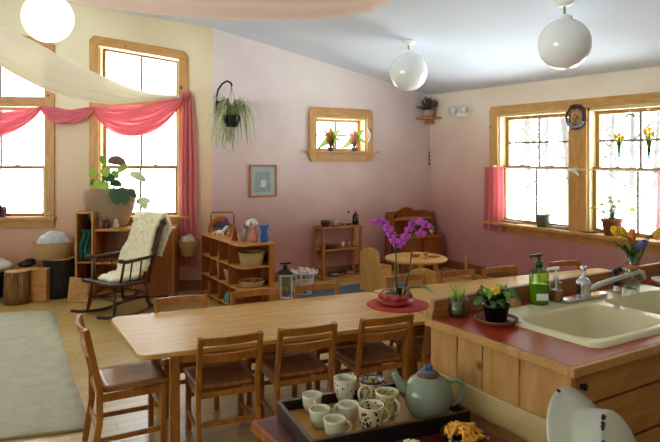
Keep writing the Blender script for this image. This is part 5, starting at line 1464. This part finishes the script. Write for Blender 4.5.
# bracket on back wall just right of the corner
q = on_y(217, 102, YB)
t = thing('plant_bracket', 'curled black iron plant bracket on the wall by the corner', 'bracket', (q.x, YB, q.z))
bt0 = q.x*S+YB*K
def relb(px, py, Y): return on_y(px, py, Y)-V((q.x, YB, q.z))
m = MB(); m.tube([relb(216.5, 114, YB-.012), relb(216.5, 98, YB-.012), relb(218, 90, YB-.05), relb(222, 84, YB-.14), relb(227, 81, YB-.24), relb(231, 83, YB-.30), relb(232, 86, YB-.31)], .011, 8); m.bar(relb(215, 103, YB-.01), relb(221, 102, YB-.01), .02, .03); m.build('iron_arm', iron, t)
hp = on_y(231.5, 127, YB-.31)
t = thing('spider_plant', 'trailing spider plant in a hanging black pot on the iron bracket', 'plant', hp)
hz = on_y(231.5, 84.5, YB-.31).z-hp.z
m = MB(); m.lathe([(0, 0), (.06, 0), (.085, .05), (.095, .11), (.10, .13), (.09, .13), (.08, .1), (0, .1)], n=24); m.build('pot', plain('dark_blue_pot', '#14161c', .3), t)
m = MB()
for k in range(3): a = k*2.1; m.tube([(.09*math.cos(a), .09*math.sin(a), .125), (0, 0, hz-.02)], .002, 5)
m.tube([(0, 0, hz-.03), (0, 0, hz)], .004, 6); m.build('hanger', iron, t)
m = MB(); m2 = MB()
for k in range(125):
    a = random.uniform(-1.35, 4.0)+YAW*0-.55+.55; R = random.uniform(.12, .28); D = random.uniform(-.26, .20); top = random.uniform(.17, .34)
    if math.cos(a+YAW) > .2: R *= 1.35
    c_, s_ = math.cos(a), math.sin(a)
    pts = [(c_*.04, s_*.04, .11), (c_*R*.45, s_*R*.45, top), (c_*R*.85, s_*R*.85, top*.5+D*.5+.06), (c_*R, s_*R, D)]
    (m if k % 3 else m2).leaf(pts, [.014, .017, .014, .003])
for k in range(45):
    a = random.uniform(0, 2*PI); r = random.uniform(.04, .15); z0 = random.uniform(-.32, -.05)
    x, y = r*math.cos(a)-.06*K, r*math.sin(a)+.06*S
    m.leaf([(x, y, z0+.2), (x+random.uniform(-.05, .05), y, z0+.1), (x+random.uniform(-.08, .08), y+random.uniform(-.05, .05), z0)], [.010, .012, .003])
m.build('foliage', spiderleaf, t); m2.build('striped_leaves', leafpale, t)
# plants in the small window
def winplant(label, px, mat, mat2, name):
    q = on_y(px, 151, YB-.02); t = thing(name, label, 'plant', (q.x, YB-.02, hz0+.0125))
    m = MB(); m.lathe([(0, 0), (.03, 0), (.042, .05), (.037, .05), (0, .04)], n=18); m.build('pot', plain('slate_pot', '#4a5058', .5), t)
    m = MB(); m2 = MB()
    for k, (dx_, z_, ex, ez) in enumerate([(-.10, .12, -.16, .02), (-.03, .2, -.01, .27), (.06, .16, .12, .1), (-.05, .13, -.08, .24), (.04, .2, .10, .24), (.01, .12, .03, .02)]):
        (m if k % 2 == 0 else m2).leaf([(0, 0, .05), (dx_*.7, -.02, z_*1.1), (ex*1.35, -.03, ez*1.15)], .10, up=(0, -1, .2))
    m.build('leaves', mat, t); m2.build('coloured_leaves', mat2, t)
    return t
winplant('small green and bronze plant in the little back window', 330.5, tleaf, tleaf2, 'window_sill_plant')
winplant('small pink-leaved plant at the right of the little back window', 354, tleaf, tpink, 'window_sill_plant')
q = on_y(369, 136, YB-.045)
t = thing('white_crescent_ornament', 'white curved ornament hung on the right side of the small window frame', 'ornament', (q.x, YB-.05, q.z))
m = MB(); m.tube([(.03*math.sin(k*.4)-.02, 0, .09-.022*k) for k in range(9)], [.004, .009, .012, .014, .014, .012, .01, .007, .003], 8); m.build('crescent', white, t)

# candle-like stick at right of round table (post by the wall)
q = on_x(466, 262, XR-.25)
p = on_z(466, 276, 0)
t = thing('wooden_post', 'thin pale wooden post standing on the floor by the right wall', 'post', (q.x, q.y, 0))
m = MB(); m.tube([(0, 0, .02), (0, 0, zat(255, q.x*S+q.y*K))], .016, 8); m.build('pole', birchw, t)
m = MB(); m.lathe([(0, 0), (.09, 0), (.09, .02), (0, .022)], n=20); m.build('foot', birchw, t)

# ------------------------------------------------------------------ globe pendants
def pendant(label, px, py_c, py_m, mat, t_fix=None):
    dx, dy = ray(px)
    if t_fix is None:
        k = (HY-py_m)/F
        tt = (c2.z-H+CS*XR)/(k+CS*dx)
    else: tt = t_fix
    X, Y = dx*tt, dy*tt; zc_ = zat(py_c, tt); zt = ceil_z(X)
    R = .198
    t = thing('globe_pendant', label, 'pendant lamp', (X, Y, zc_), 0, 'white globe pendant lamps')
    m = MB(); n = 20
    m.lathe([(0, -R)]+[(R*math.sin(PI*i/n), -R*math.cos(PI*i/n)) for i in range(1, n)]+[(0, R)], n=40); m.build('globe', mat, t)
    m = MB(); m.lathe([(.06, R-.02), (.062, R+.01), (.03, R+.03), (0, R+.03)], n=20); m.build('collar', white, t)
    m = MB(); m.tube([(0, 0, R+.02), (0, 0, zt-zc_-.02)], .010, 8); m.build('rod', steel, t)
    m = MB(); m.lathe([(0, zt-zc_-.045), (.05, zt-zc_-.04), (.075, zt-zc_-.015), (.075, zt-zc_-.0), (0, zt-zc_)], n=22); m.build('ceiling_rose', white, t)
pendant('white globe pendant lamp hanging nearest the room corner', 408.5, 72, 41, opal)
pendant('white globe pendant lamp hanging above the sink side, upper right', 564.5, 44, 1, opal)
pendant('glowing white globe pendant lamp by the left windows', 48, 18, 0, litopal, 4.95)

# ------------------------------------------------------------------ light
w = bpy.data.worlds.new('sky'); sc.world = w; w.use_nodes = True
nt = w.node_tree; bg = nt.nodes['Background']; bg.inputs['Strength'].default_value = 1.0
tc = nt.nodes.new('ShaderNodeTexCoord'); sx = nt.nodes.new('ShaderNodeSeparateXYZ'); link(nt, tc, 'Generated', sx, 'Vector')
rp_ = nt.nodes.new('ShaderNodeValToRGB'); mr = nt.nodes.new('ShaderNodeMapRange'); mr.inputs['From Min'].default_value = -1; mr.inputs['From Max'].default_value = 1
link(nt, sx, 'Z', mr, 'Value'); link(nt, mr, 'Result', rp_, 'Fac')
SKY, SNOW = 3.4, 12.0
e = rp_.color_ramp.elements; e[0].position = .47; e[0].color = (SNOW*.98, SNOW*.99, SNOW*.89, 1); e[1].position = .53; e[1].color = (SKY*.98, SKY*.99, SKY*.90, 1)
link(nt, rp_, 'Color', bg, 'Color')
def portal(fr, u0, u1, z0, z1):
    l = bpy.data.lights.new('window_portal', 'AREA'); l.shape = 'RECTANGLE'; l.size = abs(u1-u0); l.size_y = z1-z0; l.cycles.is_portal = True
    o = bpy.data.objects.new('window_portal', l); COL.objects.link(o)
    o.location = fr.p((u0+u1)/2, -.22, (z0+z1)/2)
    o.rotation_euler = fr.N.to_track_quat('-Z', 'Y').to_euler()
for h in lh: portal(FL, h[0], h[1], h[2], max(h[3], h[4]))
for h in rh: portal(FR, h[0], h[1], h[2], h[3])
for h in sh: portal(FS, *h[:4])
for h in nh: portal(FN, *h[:4])
portal(FB, bh[0], bh[1], bh[2], bh[3])

# ------------------------------------------------------------------ camera
cd = bpy.data.cameras.new('camera'); cam = bpy.data.objects.new('camera', cd); COL.objects.link(cam)
cam.location = (0, 0, H); cam.rotation_euler = (PI/2, 0, -YAW)
cd.sensor_width = 36; cd.lens = 36*F/660; cd.shift_y = -(221-HY)/660; cd.clip_start = .05
sc.camera = cam
sc.view_settings.view_transform = 'Standard'; sc.view_settings.look = 'None'; sc.view_settings.gamma = 1; sc.view_settings.use_curve_mapping = False
sc.view_settings.exposure = .9
sc.cycles.max_bounces = 12; sc.cycles.diffuse_bounces = 6; sc.cycles.transparent_max_bounces = 16
